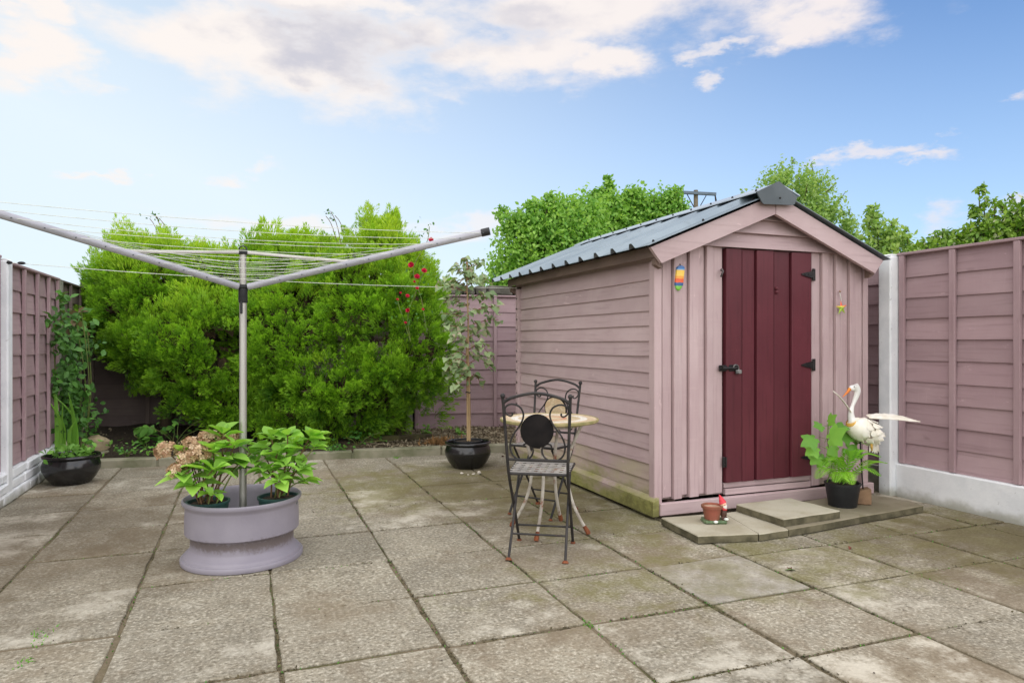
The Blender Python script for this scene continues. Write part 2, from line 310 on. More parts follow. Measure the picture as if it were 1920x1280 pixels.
# vegetation
def leafmat(name, c1, c2, c3=None, transl=.3, rnd=.18, rough=.5, attr=False):
    m = MT(name, rough, 0, .35); co = m.coord('Object')
    if attr:
        a = m.new('ShaderNodeAttribute'); a.attribute_name = 'tint'; s = m.new('ShaderNodeSeparateColor'); m.l.new(a.outputs['Color'], s.inputs[0])
        m.c = m.mix(s.outputs[0], c1, c2)
        if c3: m.over(s.outputs[1], c3)
    else:
        oi = m.new('ShaderNodeObjectInfo'); f = m.math('ADD', m.math('MULTIPLY', oi.outputs['Random'], .6), m.math('MULTIPLY', m.noise(co, 25), .4))
        m.c = m.mix(f, c1, c2)
        if c3: m.over(m.math('MULTIPLY', m.step(m.noise(co, 14), .52, .66), .8), c3)
        m.rnd(rnd)
    return m.done(transl)
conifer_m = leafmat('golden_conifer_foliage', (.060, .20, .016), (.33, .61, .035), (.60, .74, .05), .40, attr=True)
dead_m = simple('dead_inner_foliage', s2l(82, 66, 46), s2l(56, 46, 32), 20, .95)
tree_m = leafmat('bright_tree_leaf', (.15, .38, .06), (.40, .66, .13), (.54, .70, .18), .50, attr=True)
airy_m = leafmat('pale_airy_leaf', (.26, .46, .11), (.50, .66, .22), (.54, .62, .32), .52, attr=True)
hedge_m = leafmat('hedge_leaf', (.11, .26, .03), (.33, .52, .06), (.70, .72, .50), .45, attr=True)
hyd_m = leafmat('hydrangea_leaf', (.22, .48, .06), (.42, .70, .12), None, .42)
var_m = leafmat('variegated_leaf', (.17, .30, .11), (.38, .46, .25), (.50, .36, .30), .3)
rose_l = leafmat('rose_leaf', (.06, .16, .035), (.14, .34, .06), (.22, .10, .07), .3, attr=True)
iris_m = leafmat('iris_blade', (.18, .44, .05), (.28, .58, .08), None, .35)
fern_m = leafmat('fern_frond', (.22, .55, .04), (.34, .66, .06), None, .4)
maple_m = leafmat('maple_leaf', (.10, .32, .045), (.26, .52, .08), None, .4, .28)
weed_m = leafmat('weed_leaf', (.07, .22, .04), (.22, .46, .07), None, .3, attr=True)
dried_m = leafmat('dried_floret', s2l(196, 168, 132), s2l(150, 112, 82), s2l(222, 200, 168), .15, attr=True)
red_m = simple('crimson_petals', s2l(206, 20, 66), s2l(160, 8, 44), 30, .6)
stem_m = simple('brown_stem', s2l(122, 92, 66), s2l(92, 70, 48), 20, .8)
gstem_m = simple('green_stem', s2l(96, 128, 58), s2l(112, 112, 62), 20, .7)
redstem_m = simple('reddish_twig', s2l(140, 76, 70), s2l(112, 70, 58), 20, .7)
bamboo_m = simple('tan_cane', s2l(168, 144, 106), s2l(136, 112, 80), 14, .6, stretch=(1, 1, .2))
bark_m = simple('grey_brown_bark', s2l(96, 82, 66), s2l(66, 56, 46), 12, .95, bump=.8, bscale=30, stretch=(1, 1, .3))

# ------------------------------------------------------------------ builders
class MB:
    def __init__(s): s.v = []; s.f = []; s.mi = []; s.cur = 0
    def add(s, vs, fs):
        o = len(s.v); s.v += [tuple(p) for p in vs]; s.f += [tuple(i+o for i in f) for f in fs]; s.mi += [s.cur]*len(fs); return s
    def box(s, x0, x1, y0, y1, z0, z1):
        return s.add([(x0, y0, z0), (x1, y0, z0), (x1, y1, z0), (x0, y1, z0), (x0, y0, z1), (x1, y0, z1), (x1, y1, z1), (x0, y1, z1)],
                     [(0, 3, 2, 1), (4, 5, 6, 7), (0, 1, 5, 4), (1, 2, 6, 5), (2, 3, 7, 6), (3, 0, 4, 7)])
    def cbox(s, x0, x1, y0, y1, z0, z1, c=.004):       # box with chamfered edges
        X, Y, Z = (x0, x1), (y0, y1), (z0, z1); vs = []; idx = {}
        for i in (0, 1):
            for j in (0, 1):
                for k in (0, 1):
                    sx, sy, sz = (c, -c)[i], (c, -c)[j], (c, -c)[k]
                    for a, p in enumerate(((X[i], Y[j]+sy, Z[k]+sz), (X[i]+sx, Y[j], Z[k]+sz), (X[i]+sx, Y[j]+sy, Z[k]))):
                        idx[i, j, k, a] = len(vs); vs.append(p)
        g = lambda i, j, k, a: idx[i, j, k, a]; F = []
        for i in (0, 1): q = [g(i, 0, 0, 0), g(i, 1, 0, 0), g(i, 1, 1, 0), g(i, 0, 1, 0)]; F.append(q if i else q[::-1])
        for j in (0, 1): q = [g(0, j, 0, 1), g(1, j, 0, 1), g(1, j, 1, 1), g(0, j, 1, 1)]; F.append(q[::-1] if j else q)
        for k in (0, 1): q = [g(0, 0, k, 2), g(1, 0, k, 2), g(1, 1, k, 2), g(0, 1, k, 2)]; F.append(q if k else q[::-1])
        for i in (0, 1):
            for j in (0, 1): F.append([g(i, j, 0, 0), g(i, j, 0, 1), g(i, j, 1, 1), g(i, j, 1, 0)])
        for i in (0, 1):
            for k in (0, 1): F.append([g(i, 0, k, 0), g(i, 0, k, 2), g(i, 1, k, 2), g(i, 1, k, 0)])
        for j in (0, 1):
            for k in (0, 1): F.append([g(0, j, k, 1), g(0, j, k, 2), g(1, j, k, 2), g(1, j, k, 1)])
        for i in (0, 1):
            for j in (0, 1):
                for k in (0, 1): F.append([g(i, j, k, 0), g(i, j, k, 1), g(i, j, k, 2)])
        return s.add(vs, F)
    def tube(s, pts, r, n=8, closed=False, flat=1.0, cap=True):
        pts = [Vector(p) for p in pts]; m = len(pts); rs = r if isinstance(r, (list, tuple)) else [r]*m
        vs = []; fs = []; up = None
        for i, p in enumerate(pts):
            a = pts[(i-1) % m] if (closed or i) else pts[0]; b = pts[(i+1) % m] if (closed or i < m-1) else pts[-1]
            t = (b-a).normalized() if (b-a).length > 1e-9 else Vector((0, 0, 1))
            if up is None: up = Vector((0, 0, 1)) if abs(t.z) < .9 else Vector((0, 1, 0))
            up = (up - t*up.dot(t)).normalized(); sd_ = t.cross(up)
            for k in range(n):
                an = 2*PI*k/n; vs.append(p + sd_*(math.cos(an)*rs[i]*flat) + up*(math.sin(an)*rs[i]))
        for i in range(m if closed else m-1):
            j = (i+1) % m
            for k in range(n): fs.append((i*n+k, i*n+(k+1) % n, j*n+(k+1) % n, j*n+k))
        if cap and not closed: fs += [tuple(range(n))[::-1], tuple((m-1)*n+k for k in range(n))]
        return s.add(vs, fs)
    def lathe(s, prof, n=40, ctr=(0, 0, 0), closed=False):
        vs = []; fs = []; m = len(prof)
        for r, z in prof:
            for k in range(n): a = 2*PI*k/n; vs.append((ctr[0]+r*math.cos(a), ctr[1]+r*math.sin(a), ctr[2]+z))
        for i in range(m if closed else m-1):
            j = (i+1) % m
            for k in range(n): fs.append((i*n+k, i*n+(k+1) % n, j*n+(k+1) % n, j*n+k))
        return s.add(vs, fs)
    def prism(s, poly, axis, a, b):         # poly in the two other axes, extruded a..b along axis
        n = len(poly); mk = {0: lambda p, t: (t, p[0], p[1]), 1: lambda p, t: (p[0], t, p[1]), 2: lambda p, t: (p[0], p[1], t)}[axis]
        return s.add([mk(p, a) for p in poly]+[mk(p, b) for p in poly], [tuple(range(n)), tuple(range(n, 2*n))[::-1]]+[(i, i+n, (i+1) % n+n, (i+1) % n) for i in range(n)])
    def ball(s, c, r, n=12, m=8, sc=(1, 1, 1)):
        vs = []; fs = []
        for i in range(m+1):
            th = PI*i/m
            for k in range(n): a = 2*PI*k/n; vs.append((c[0]+r*sc[0]*math.sin(th)*math.cos(a), c[1]+r*sc[1]*math.sin(th)*math.sin(a), c[2]+r*sc[2]*math.cos(th)))
        for i in range(m):
            for k in range(n): fs.append((i*n+k, (i+1)*n+k, (i+1)*n+(k+1) % n, i*n+(k+1) % n))
        return s.add(vs, fs)
    def mesh(s, name, mats, smooth=False):
        me = bpy.data.meshes.new(name); me.from_pydata(s.v, [], s.f); me.validate()
        for m_ in (mats if isinstance(mats, (list, tuple)) else [mats]): me.materials.append(m_)
        bm = bmesh.new(); bm.from_mesh(me)
        if len(me.polygons) == len(s.mi):
            for f, i in zip(bm.faces, s.mi): f.material_index = i
        bmesh.ops.recalc_face_normals(bm, faces=bm.faces); bm.to_mesh(me); bm.free()
        if smooth: me.shade_smooth(); me.set_sharp_from_angle(angle=R(40))
        return me
    def obj(s, name, mats, parent=None, smooth=False, loc=None, rot=None):
        return link(name, s.mesh(name, mats, smooth), parent, loc, rot)
def link(name, me, parent=None, loc=None, rot=None):
    o = bpy.data.objects.new(name, me); COL.objects.link(o); o.parent = parent
    if loc is not None: o.location = loc
    if rot is not None: o.rotation_euler = rot
    return o
def tag(o, label, cat, group=None, kind=None):
    o['label'] = label; o['category'] = cat
    if group: o['group'] = group
    if kind: o['kind'] = kind
    return o
def thing(name, label, cat, loc=(0, 0, 0), rz=0, group=None):
    o = bpy.data.objects.new(name, None); COL.objects.link(o); o.location = loc; o.rotation_euler = (0, 0, rz); o.empty_display_size = .1
    return tag(o, label, cat, group)
def struct(o): o['kind'] = 'structure'; return o
def stuffpart(o): o['kind'] = 'stuff'; return o
def spline(pts, n=6):
    P = [Vector(p) for p in pts]; out = []
    for i in range(len(P)-1):
        p0 = P[max(i-1, 0)]; p1 = P[i]; p2 = P[i+1]; p3 = P[min(i+2, len(P)-1)]
        for k in range(n):
            t = k/n; out.append(.5*((2*p1)+(p2-p0)*t+(2*p0-5*p1+4*p2-p3)*t*t+(3*p1-p0-3*p2+p3)*t**3))
    out.append(P[-1]); return out
def board(Lx, H, tt, tb, wav=.002, n=6, y0=0):   # feather-edged board: x length, z height, front face toward -y, thicker at its lower edge
    vs = []; fs = []; ph = random.random()*9
    for i in range(n+1):
        x = Lx*i/n; e = wav*(math.sin(ph+x*3.1)+.6*random.uniform(-1, 1)); e2 = wav*.4*random.uniform(-1, 1)
        vs += [(x, y0, e), (x, y0-tb, e), (x, y0-tb*1.0, e+.004), (x, y0-tt, H+e2), (x, y0, H+e2)]
    for i in range(n):
        for k in range(5): fs.append((i*5+k, i*5+(k+1) % 5, (i+1)*5+(k+1) % 5, (i+1)*5+k))
    fs += [(4, 3, 2, 1, 0), tuple(n*5+k for k in range(5))]
    return MB().add(vs, fs)
# numpy scatter: bakes a little template many times into one mesh
def scatter(name, pos, dirs, ups, scale, tv, tf, mat, parent=None, tint=None, ttint=None, smooth=False):
    n = len(pos); tv = np.asarray(tv, float); k = len(tv)
    y = dirs/np.linalg.norm(dirs, axis=1, keepdims=True)
    x = np.cross(y, ups); x /= (np.linalg.norm(x, axis=1, keepdims=True)+1e-9); z = np.cross(x, y)
    sc = np.asarray(scale, float).reshape(n, -1)
    if sc.shape[1] == 1: sc = np.repeat(sc, 3, 1)
    loc = tv[None]*sc[:, None, :]
    V = pos[:, None, :] + loc[..., 0:1]*x[:, None] + loc[..., 1:2]*y[:, None] + loc[..., 2:3]*z[:, None]
    tf = np.asarray(tf, int); c = tf.shape[1]
    F = (tf[None]+(np.arange(n)*k)[:, None, None]).reshape(-1, c)
    me = bpy.data.meshes.new(name); me.vertices.add(n*k); me.vertices.foreach_set('co', V.reshape(-1).astype(np.float32))
    me.loops.add(F.size); me.loops.foreach_set('vertex_index', F.reshape(-1).astype(np.int32))
    me.polygons.add(len(F)); me.polygons.foreach_set('loop_start', (np.arange(len(F))*c).astype(np.int32))
    me.update(calc_edges=True); me.validate(); me.materials.append(mat)
    if tint is not None:
        a = me.color_attributes.new('tint', 'FLOAT_COLOR', 'POINT'); col = np.ones((n, k, 4), np.float32)
        col[..., 0] = np.clip(tint[:, None, 0]+(ttint[None] if ttint is not None else 0), 0, 1); col[..., 1] = tint[:, None, 1]; col[..., 2] = 0
        a.data.foreach_set('color', col.reshape(-1))
    return link(name, me, parent)
def unit(n):
    v = rng.normal(size=(n, 3)); return v/np.linalg.norm(v, axis=1, keepdims=True)
LEAF_V = [(0, 0, 0), (.28, .35, .07), (.24, .68, .05), (0, 1, -.05), (-.24, .68, .05), (-.28, .35, .07), (0, .5, -.02)]
LEAF_F = [(0, 1, 6), (1, 2, 6), (2, 3, 6), (3, 4, 6), (4, 5, 6), (5, 0, 6)]
SL_V = [(0, 0, 0), (.3, .45, .06), (0, 1, 0), (-.3, .45, .06)]; SL_F = [(0, 1, 2), (0, 2, 3)]
def leaf_mesh(name, Ln, Wd, mat, droop=.25, fold=.12, shape=(.02, .6, 1.0, .85, .45, 0), pet=.0, serr=0):
    vs = []; fs = []; n = len(shape)
    for i, wv in enumerate(shape):
        t = i/(n-1); y = Ln*t*(1-.15*droop*t); z = -droop*Ln*t*t; ww = Wd/2*wv
        vs += [(-ww, y-serr*ww, z+fold*ww*2), (0, y, z), (ww, y-serr*ww, z+fold*ww*2)]
    for i in range(n-1):
        for k in (0, 1): fs.append((i*3+k, i*3+k+1, i*3+k+4, i*3+k+3))
    me = MB().add(vs, fs).mesh(name, mat, False); me.shade_smooth(); return me
def aim(o, p, d, up=(0, 0, 1), s=1.0):
    y = Vector(d).normalized(); x = y.cross(Vector(up))
    if x.length < 1e-4: x = Vector((1, 0, 0))
    x.normalize(); z = x.cross(y)
    M = Matrix((x, y, z)).transposed().to_4x4(); M.translation = Vector(p); o.matrix_basis = M @ Matrix.Scale(s, 4); return o

# ================================================================== SETTING
g = MB().add([(-400, -400, -.06), (400, -400, -.06), (400, 400, -.06), (-400, 400, -.06)], [(0, 1, 2, 3)]).obj('ground', field_m); struct(g)
def kerb_y(x): return 7.30-.125*(x-.1)           # front foot of the kerb
def back_y(x): return 9.02-.138*(x-0.0)          # face of the back fence
# patio bed with joint earth, and its slabs
patio = MB().add([(-1.75, -1, -.008), (4.8, -1, -.008), (4.8, 6.9, -.008), (-1.75, 7.7, -.008)], [(0, 1, 2, 3)]).obj('patio', joint_m); struct(patio)
def slab_mesh(i, mat):
    ring = []; c = .5; n = 5
    for s_ in range(4):
        for k in range(n):
            t = -c+k/n; e = -c+random.choice((.000, .002, .006, .012))
            p = (t, e); 
            for _ in range(s_): p = (-p[1], p[0])
            ring.append(p)
    m_ = len(ring); vs = [(x*.984, y*.984, random.uniform(-.0015, .0015)) for x, y in ring]+[(x*.995, y*.995, -.004) for x, y in ring]+[(x, y, -.03) for x, y in ring]
    fs = [tuple(range(m_))]
    for b in (0, 1): fs += [(b*m_+k, (b+1)*m_+k, (b+1)*m_+(k+1) % m_, b*m_+(k+1) % m_) for k in range(m_)]
    return MB().add(vs, fs).mesh('paving_slab', mat)
slabs = [slab_mesh(i, pave_a) for i in range(8)]; slab_s = slab_mesh(9, pave_s)
XS = [-1.72, -1.10, -.485, .12, .737, 1.357, 1.982, 2.59, 3.23, 3.85, 4.47, 4.735]
YS = [.40, .95, 1.51, 2.075, 2.625, 3.175, 3.76, 4.38, 5.0, 5.62, 6.22, 6.82, 7.42]
for i in range(len(XS)-1):
    for j in range(len(YS)-1):
        x0, x1, y0, y1 = XS[i], XS[i+1], YS[j], YS[j+1]; xc = (x0+x1)/2; sk = -.022*(xc-1.2)+random.uniform(-.012, .012)
        if x0 > 2.5 and y0 > 4.0: continue
        if y0+sk > kerb_y(xc): continue
        sm = i == 6 and j == 4
        gx, gy = random.uniform(.005, .011)+(.004 if y0 < 3 else 0), random.uniform(.006, .011)+(.004 if y0 < 3 else 0)
        o = link('paving_slab', slab_s if sm else random.choice(slabs), patio, (xc+random.uniform(-.003, .003), (y0+y1)/2+sk, random.uniform(-.003, .002)))
        o.scale = (x1-x0-gx, y1-y0-gy, 1); o.rotation_euler = (random.uniform(-.003, .003), random.uniform(-.003, .003), random.uniform(-.006, .006)+(PI if (i+j) % 2 else 0))
        if sm: o['label'] = 'smoother pale grey slab among the pebbly slabs'
# moss tufts and grit along the joints
n = 5200; px = np.empty(n); py = np.empty(n)
for q in range(n):
    if rng.random() < .5: px[q] = XS[rng.integers(1, 11)]+rng.normal()*.005; py[q] = rng.uniform(1.9, 6.2)
    else:
        px[q] = rng.uniform(-1.6, 4.7); py[q] = YS[rng.integers(2, 9)]-.022*(px[q]-1.2)+rng.normal()*.008
pz = np.full(n, -.008); keep = ~((px > 2.5) & (py > 3.4)); wgt = (rng.random(n) < np.clip(.25+.55*np.exp(-((px-2.2)/1.6)**2-((py-3.3)/1.6)**2), 0, 1)) & keep
pos = np.stack([px, py, pz], 1)[wgt]; k = len(pos); di = unit(k); di[:, 2] = np.abs(di[:, 2])+.4
o = scatter('joint_moss', pos, di, unit(k), rng.uniform(.006, .014, k), SL_V, SL_F, weed_m, patio, np.stack([rng.random(k)*.5, np.zeros(k)], 1)); stuffpart(o)
n = 16000; px = np.empty(n); py = np.empty(n); ii = rng.integers(1, 11, n); jj = rng.integers(2, 9, n); al = rng.random(n) < .5
px = np.where(al, np.array(XS)[ii]+rng.normal(size=n)*.008, rng.uniform(-1.6, 4.7, n)); py = np.where(al, rng.uniform(1.8, 6.2, n), np.array(YS)[jj]-.022*(px-1.2)+rng.normal(size=n)*.010)
patch = np.sin(px*7+py*3)+np.sin(px*3.1-py*8)+np.sin(px*17)+np.sin(py*19); ok = ~((px > 2.5) & (py > 3.35)) & (patch > -.6) & ((px > .5) | (py < 3.3) | (rng.random(n) < .25)); pos = np.stack([px, py, np.full(n, -.004)], 1)[ok]; k = len(pos)
di = unit(k); di[:, 2] *= .3; o = scatter('joint_crumb', pos, di, unit(k)*.6+np.array([0, 0, 1]), rng.uniform(.006, .018, k), SL_V, SL_F, simple('joint_crumbs', s2l(96, 86, 62), s2l(62, 56, 38), 9, .95, kind='Position'), patio); stuffpart(o)
# kerb stones
kb = MB().add([(-1.72, kerb_y(-1.72)+.02, -.05), (4.7, kerb_y(4.7)+.02, -.05), (4.7, kerb_y(4.7)+.09, -.05), (-1.72, kerb_y(-1.72)+.09, -.05), (-1.72, kerb_y(-1.72)+.02, .05), (4.7, kerb_y(4.7)+.02, .05), (4.7, kerb_y(4.7)+.09, .05), (-1.72, kerb_y(-1.72)+.09, .05)],
              [(0, 3, 2, 1), (4, 5, 6, 7), (0, 1, 5, 4), (2, 3, 7, 6), (0, 4, 7, 3), (1, 2, 6, 5)]).obj('kerb', kerb_m); struct(kb)
km = [MB().cbox(0, .905, 0, .11, -.06, .085+random.uniform(-.006, .004), .012).mesh('kerb_stone', kerb_m) for _ in range(3)]
x = -1.70
while x < 4.0:
    link('kerb_stone', random.choice(km), kb, (x, kerb_y(x), random.uniform(-.006, .004)), (random.uniform(-.02, .02), 0, math.atan(-.125)+random.uniform(-.006, .006))); x += .912
# planted bed: soil that rises a little toward the back left corner
nx, ny = 60, 24; vs = []; fs = []
def bed_z(x, t): return .055+.02*t+max(0, .16*t*min(1, max(0, (.9-x)/2.0)))+.012*math.sin(x*5.3+t*7)+.010*math.sin(x*13+t*17)
for i in range(nx+1):
    X = -1.72+6.42*i/nx
    for j in range(ny+1):
        t = j/ny; Y = kerb_y(X)+.10+(back_y(X)+.1-kerb_y(X)-.10)*t; vs.append((X, Y, bed_z(X, t)+random.uniform(-.006, .006)))
for i in range(nx):
    for j in range(ny): a = i*(ny+1)+j; fs.append((a, a+ny+1, a+ny+2, a+1))
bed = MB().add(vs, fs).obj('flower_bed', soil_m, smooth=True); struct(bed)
def bedp(X, t): return Vector((X, kerb_y(X)+.10+(back_y(X)-kerb_y(X)-.10)*t, bed_z(X, t)))
n = 9000; X = rng.uniform(-1.6, 4.2, n); X = np.where(rng.random(n) < .93, rng.uniform(1.2, 3.7, n), X); T = rng.random(n)
pos = np.array([bedp(a, b) for a, b in zip(X, T)]); di = unit(n); di[:, 2] *= .3; up = unit(n)*.6+np.array([0, 0, 1])
o = scatter('leaf_litter', pos+np.array([0, 0, .006]), di, up, rng.uniform(.015, .042, n), SL_V, SL_F, mulch_m); tag(o, 'tan leaf litter and bark chips strewn over the bed', 'leaf litter', kind='stuff')

# ================================================================== WALL AND FENCES
wall = thing('garden_wall', 'old lichened stone wall showing above the back fence', 'wall', (0, 0, 0))
ang = math.atan(-.138)
MB().box(-1.9, 5.0, .28, .50, 0, 1.70).obj('wall_core', stone_m, wall, loc=(0, back_y(0), 0), rot=(0, 0, ang))
x = -1.9
for zc in (1.70, 1.83):
    x = -1.9
    while x < 5.0:
        ln = random.uniform(.16, .42); h = random.uniform(.10, .13)
        b = MB().cbox(0, ln-.012, random.uniform(.24, .27), random.uniform(.50, .54), 0, h, .02)
        b.v = [(p[0]+random.uniform(-.01, .01), p[1]+random.uniform(-.012, .012), p[2]+random.uniform(-.012, .012)) for p in b.v]
        o = b.obj('stone', stone_m, wall, loc=(x*math.cos(ang), back_y(0)+x*math.sin(ang), zc), rot=(0, 0, ang)); x += ln
def fence_panel(label, origin, rz, Ln, z0, H, nb, batt, mh, mv, depth=.02, cap=True, batt_w=.045, group='fence panels round the yard'):
    p = thing('garden_fence', label, 'fence', (origin[0], origin[1], z0), rz, group)
    hh = H/nb; variants = [board(Ln, hh+.025, .004, .020, .0035, 7).mesh('board', mh) for _ in range(4)]
    for i in range(nb): link('board', variants[i % 4], p, (0, random.uniform(-.002, .002), i*hh), (random.uniform(-.004, .004), random.uniform(-.0015, .0015), 0))
    for b in batt:
        w2 = batt_w/2; MB().cbox(b-w2, b+w2, -.046, -.021, .0, H+.012, .003).obj('batten', mv, p)
    MB().cbox(-.002, Ln+.002, -.05, .03, H+.013, H+.033, .003).obj('top_rail', mh, p)
    MB().box(.01, Ln-.01, .002, .022, .004, H+.01).obj('backing', mh, p)
    return p
def post(name, label, x, y, z, mat, w_=.10, d_=.10, cat='fence post', group='fence posts', slope=True):
    t = thing(name, label, cat, (x, y, 0), 0, group)
    b = MB().cbox(-w_/2, w_/2, -d_/2, d_/2, -.05, z, .010)
    b.obj('shaft', mat, t)
    MB().prism([(-w_/2-.001, z+.0), (w_/2+.001, z+.0), (w_/2-.015, z+.012), (-w_/2+.015, z+.012)], 1, -d_/2+.004, d_/2-.004).obj('post_top', mat, t)
    return t
# right side: the line X = 4.75, the garden side faces -X
post('fence_post', 'white painted concrete post beside the shed and the crane ornament', 4.745, 3.995, 1.87, white_r, .125, .115)
post('fence_post', 'white post just out of view along the right hand fence', 4.78, 2.00, 1.87, white_r)
fence_panel('mauve overlap fence panel standing on the white gravel board right of the shed', (4.80, 3.935), -PI/2, 1.88, .255, 1.60, 10, (.03, .44, .89, 1.36, 1.85), mauve_h, mauve_v)
gb = MB().cbox(4.735, 4.815, 2.05, 3.94, -.03, .25, .008).obj('gravel_board', white_r); tag(gb, 'white rendered gravel board under the right fence panel', 'gravel board')
fence_panel('shaded fence panel in the gap between the shed and the white post', (4.79, 5.88), -PI/2, 1.84, .20, 1.62, 10, (.03, .48, .93, 1.38, 1.80), mauve_h, mauve_v)
gb = MB().cbox(4.77, 4.83, 4.05, 5.90, -.03, .19, .008).obj('gravel_board', conc_post); tag(gb, 'bare concrete gravel board in the gap beside the shed', 'gravel board')
post('fence_post', 'concrete post hidden behind the shed on the right boundary', 4.80, 5.95, 1.85, conc_post)
fence_panel('fence panel behind the shed on the right boundary', (4.79, 8.0), -PI/2, 1.98, .15, 1.65, 10, (.03, .65, 1.3, 1.95), mauve_h, mauve_v)
# left side: the line X = -1.70, the garden side faces +X
post('fence_post', 'white painted concrete post at the left edge beside the clothes line end', -1.69, 6.15, 1.80, white_r, .11, .11)
post('fence_post', 'bare grey concrete post behind the climbing rose on the left', -1.70, 7.78, 1.79, conc_post)
fence_panel('mauve fence panel of short boxed boards behind the left iris pot', (-1.70, 6.22), PI/2, 1.49, .24, 1.53, 9, (.03, .40, .78, 1.14, 1.46), mauve_h, mauve_v)
fence_panel('weathered fence panel with shade in its colour in the far left corner beside the conifer', (-1.72, 7.85), PI/2, 1.36, .24, 1.53, 9, (.03, .45, .90, 1.33), weathered_shade_h, weathered_shade_v)
fence_panel('purple edged fence panel cut off by the left edge of the view', (-1.72, 4.20), PI/2, 1.88, .24, 1.56, 9, (.03, .48, .94, 1.40, 1.85), mauve_h, mauve_v)
pl = thing('plinth_wall', 'low rough white painted block plinth under the left fence', 'low wall', (-1.70, 4.3, 0))
for r_, (zz0, hh, off) in enumerate(((0, .085, .075), (.085, .075, .065), (.16, .075, .055))):
    y = 0
    while y < 3.35:
        ln = random.uniform(.22, .46); 
        if y+ln > 3.4: ln = 3.42-y
        b = MB().cbox(-.03, off+random.uniform(-.006, .012), 0, ln-.004, zz0, zz0+hh-.003, .012); b.v = [(p[0]+random.uniform(-.005, .005), p[1]+random.uniform(-.004, .004), p[2]+random.uniform(-.005, .005)) for p in b.v]
        b.obj('stone', white_r, pl, loc=(0, y, 0)); y += ln
# back: face along back_y, faces -Y
ca, sa = math.cos(ang), math.sin(ang)
def bk(xl): return (xl*ca, back_y(0)+xl*sa)
fence_panel('weathered panel of the back fence with shade in its colour, in the left corner under the conifer', bk(-1.70), ang, 1.78, .16, 1.62, 9, (.03, .62, 1.18, 1.75), weathered_shade_h, weathered_shade_v)
fence_panel('back fence panel mostly hidden behind the left conifer', bk(.17), ang, 1.80, .12, 1.68, 9, (.03, .9, 1.77), mauve_h, mauve_v)
fence_panel('pink mauve back fence panel between the conifer and the shed', bk(2.05), ang, 1.735, .075, 1.70, 9, (.03, 1.06, 1.70), mauve_h, mauve_v)
fence_panel('back fence panel hidden behind the shed', bk(3.90), ang, .95, .10, 1.70, 9, (.03, .9), mauve_h, mauve_v)
b = bk(.09); post('fence_post', 'post of the back fence hidden behind the left conifer', b[0], b[1]-.0, 1.82, conc_post)
b = bk(1.97); post('fence_post', 'post of the back fence hidden behind the right conifer', b[0], b[1]-.0, 1.82, conc_post)
b = bk(3.84); post('fence_post', 'pink painted post at the back fence beside the rear corner of the shed', b[0], b[1]-.03, 1.83, paint_v, .11)

# ================================================================== SHED
shed = thing('garden_shed', 'pink painted timber shed with maroon door and grey ridged metal roof', 'shed', (2.6, 4.0, 0))
SX, SY = 2.6, 4.0; W_, D_ = 1.89, 2.54
def zr(x): return 2.247-.41*abs(x-3.5)          # underside line of the roof sheets
def sp(mb, name, mat, parent=None, smooth=False, label=None):
    mb.v = [(p[0]-SX, p[1]-SY, p[2]) for p in mb.v] if parent is None or parent is shed else mb.v
    o = mb.obj(name, mat, shed if parent is None else parent, smooth)
    if label: o['label'] = label
    return o
core = [(2.625, .12), (4.465, .12), (4.465, zr(4.465)-.05), (3.5, 2.19), (2.625, zr(2.625)-.05)]
sp(MB().prism(core, 1, 4.03, 6.52), 'wall', paint_h)
for bx in (2.75, 3.5, 4.3): sp(MB().box(bx-.03, bx+.03, 4.05, 6.5, 0.0, .12), 'bearer', rawwood)
# left wall: feather-edged boards (local x runs along the wall), lowest ones greened
nb = 15; z0 = .135; bh = (1.735-z0)/nb
for i in range(nb):
    mesh = board(2.44, bh+.018, .004, .018, .0022, 8).mesh('wall_board', paint_alg if i < 2 else paint_h)
    o = link('wall_board', mesh, shed, (0.022, 2.50, z0+i*bh), (random.uniform(-.002, .002), random.uniform(-.0015, .0015), -PI/2))
    if i == 0: o['label'] = 'lowest wall board stained green by algae'
for i in range(nb):
    mesh = board(2.44, bh+.018, .004, .018, .002, 3).mesh('wall_board', paint_h)
    link('wall_board', mesh, shed, (1.868, .06, z0+i*bh), (0, 0, PI/2))
for i in range(19):     # rear wall
    zz = z0+i*bh; hw = min(.93, (2.24-zz-bh)/.43)
    if hw < .1: break
    link('wall_board', board(2*hw, bh+.015, .004, .018, .002, 2).mesh('wall_board', paint_h), shed, (.90+hw, 2.525, zz), (0, 0, PI))
sp(MB().cbox(2.572, 2.632, 3.985, 4.055, .10, 1.745, .004), 'corner_post', paint_v)
sp(MB().cbox(4.452, 4.505, 3.985, 4.055, .10, 1.80, .004), 'corner_post', paint_v)
sp(MB().cbox(2.582, 2.63, 6.505, 6.545, .10, 1.735, .004), 'corner_post', paint_v)
sp(MB().cbox(4.46, 4.505, 6.505, 6.545, .10, 1.735, .004), 'corner_post', paint_v)
# skirting along the left foot with a bevelled top, greened by algae
sp(MB().prism([(2.545, .025), (2.592, .025), (2.592, .150), (2.580, .150), (2.545, .125)], 1, 3.96, 6.56), 'skirting_board', paint_alg, label='bevelled skirting board green with algae along the left wall')
sp(MB().cbox(2.595, 4.52, 3.945, 3.985, .030, .112, .004), 'skirting_board', paint_s)
sp(MB().cbox(3.156, 3.93, 3.985, 4.02, .118, .160, .003), 'sill_board', paint_s)
sp(MB().cbox(3.15, 3.935, 3.996, 4.022, .166, .203, .003), 'sill_board', paint_s)
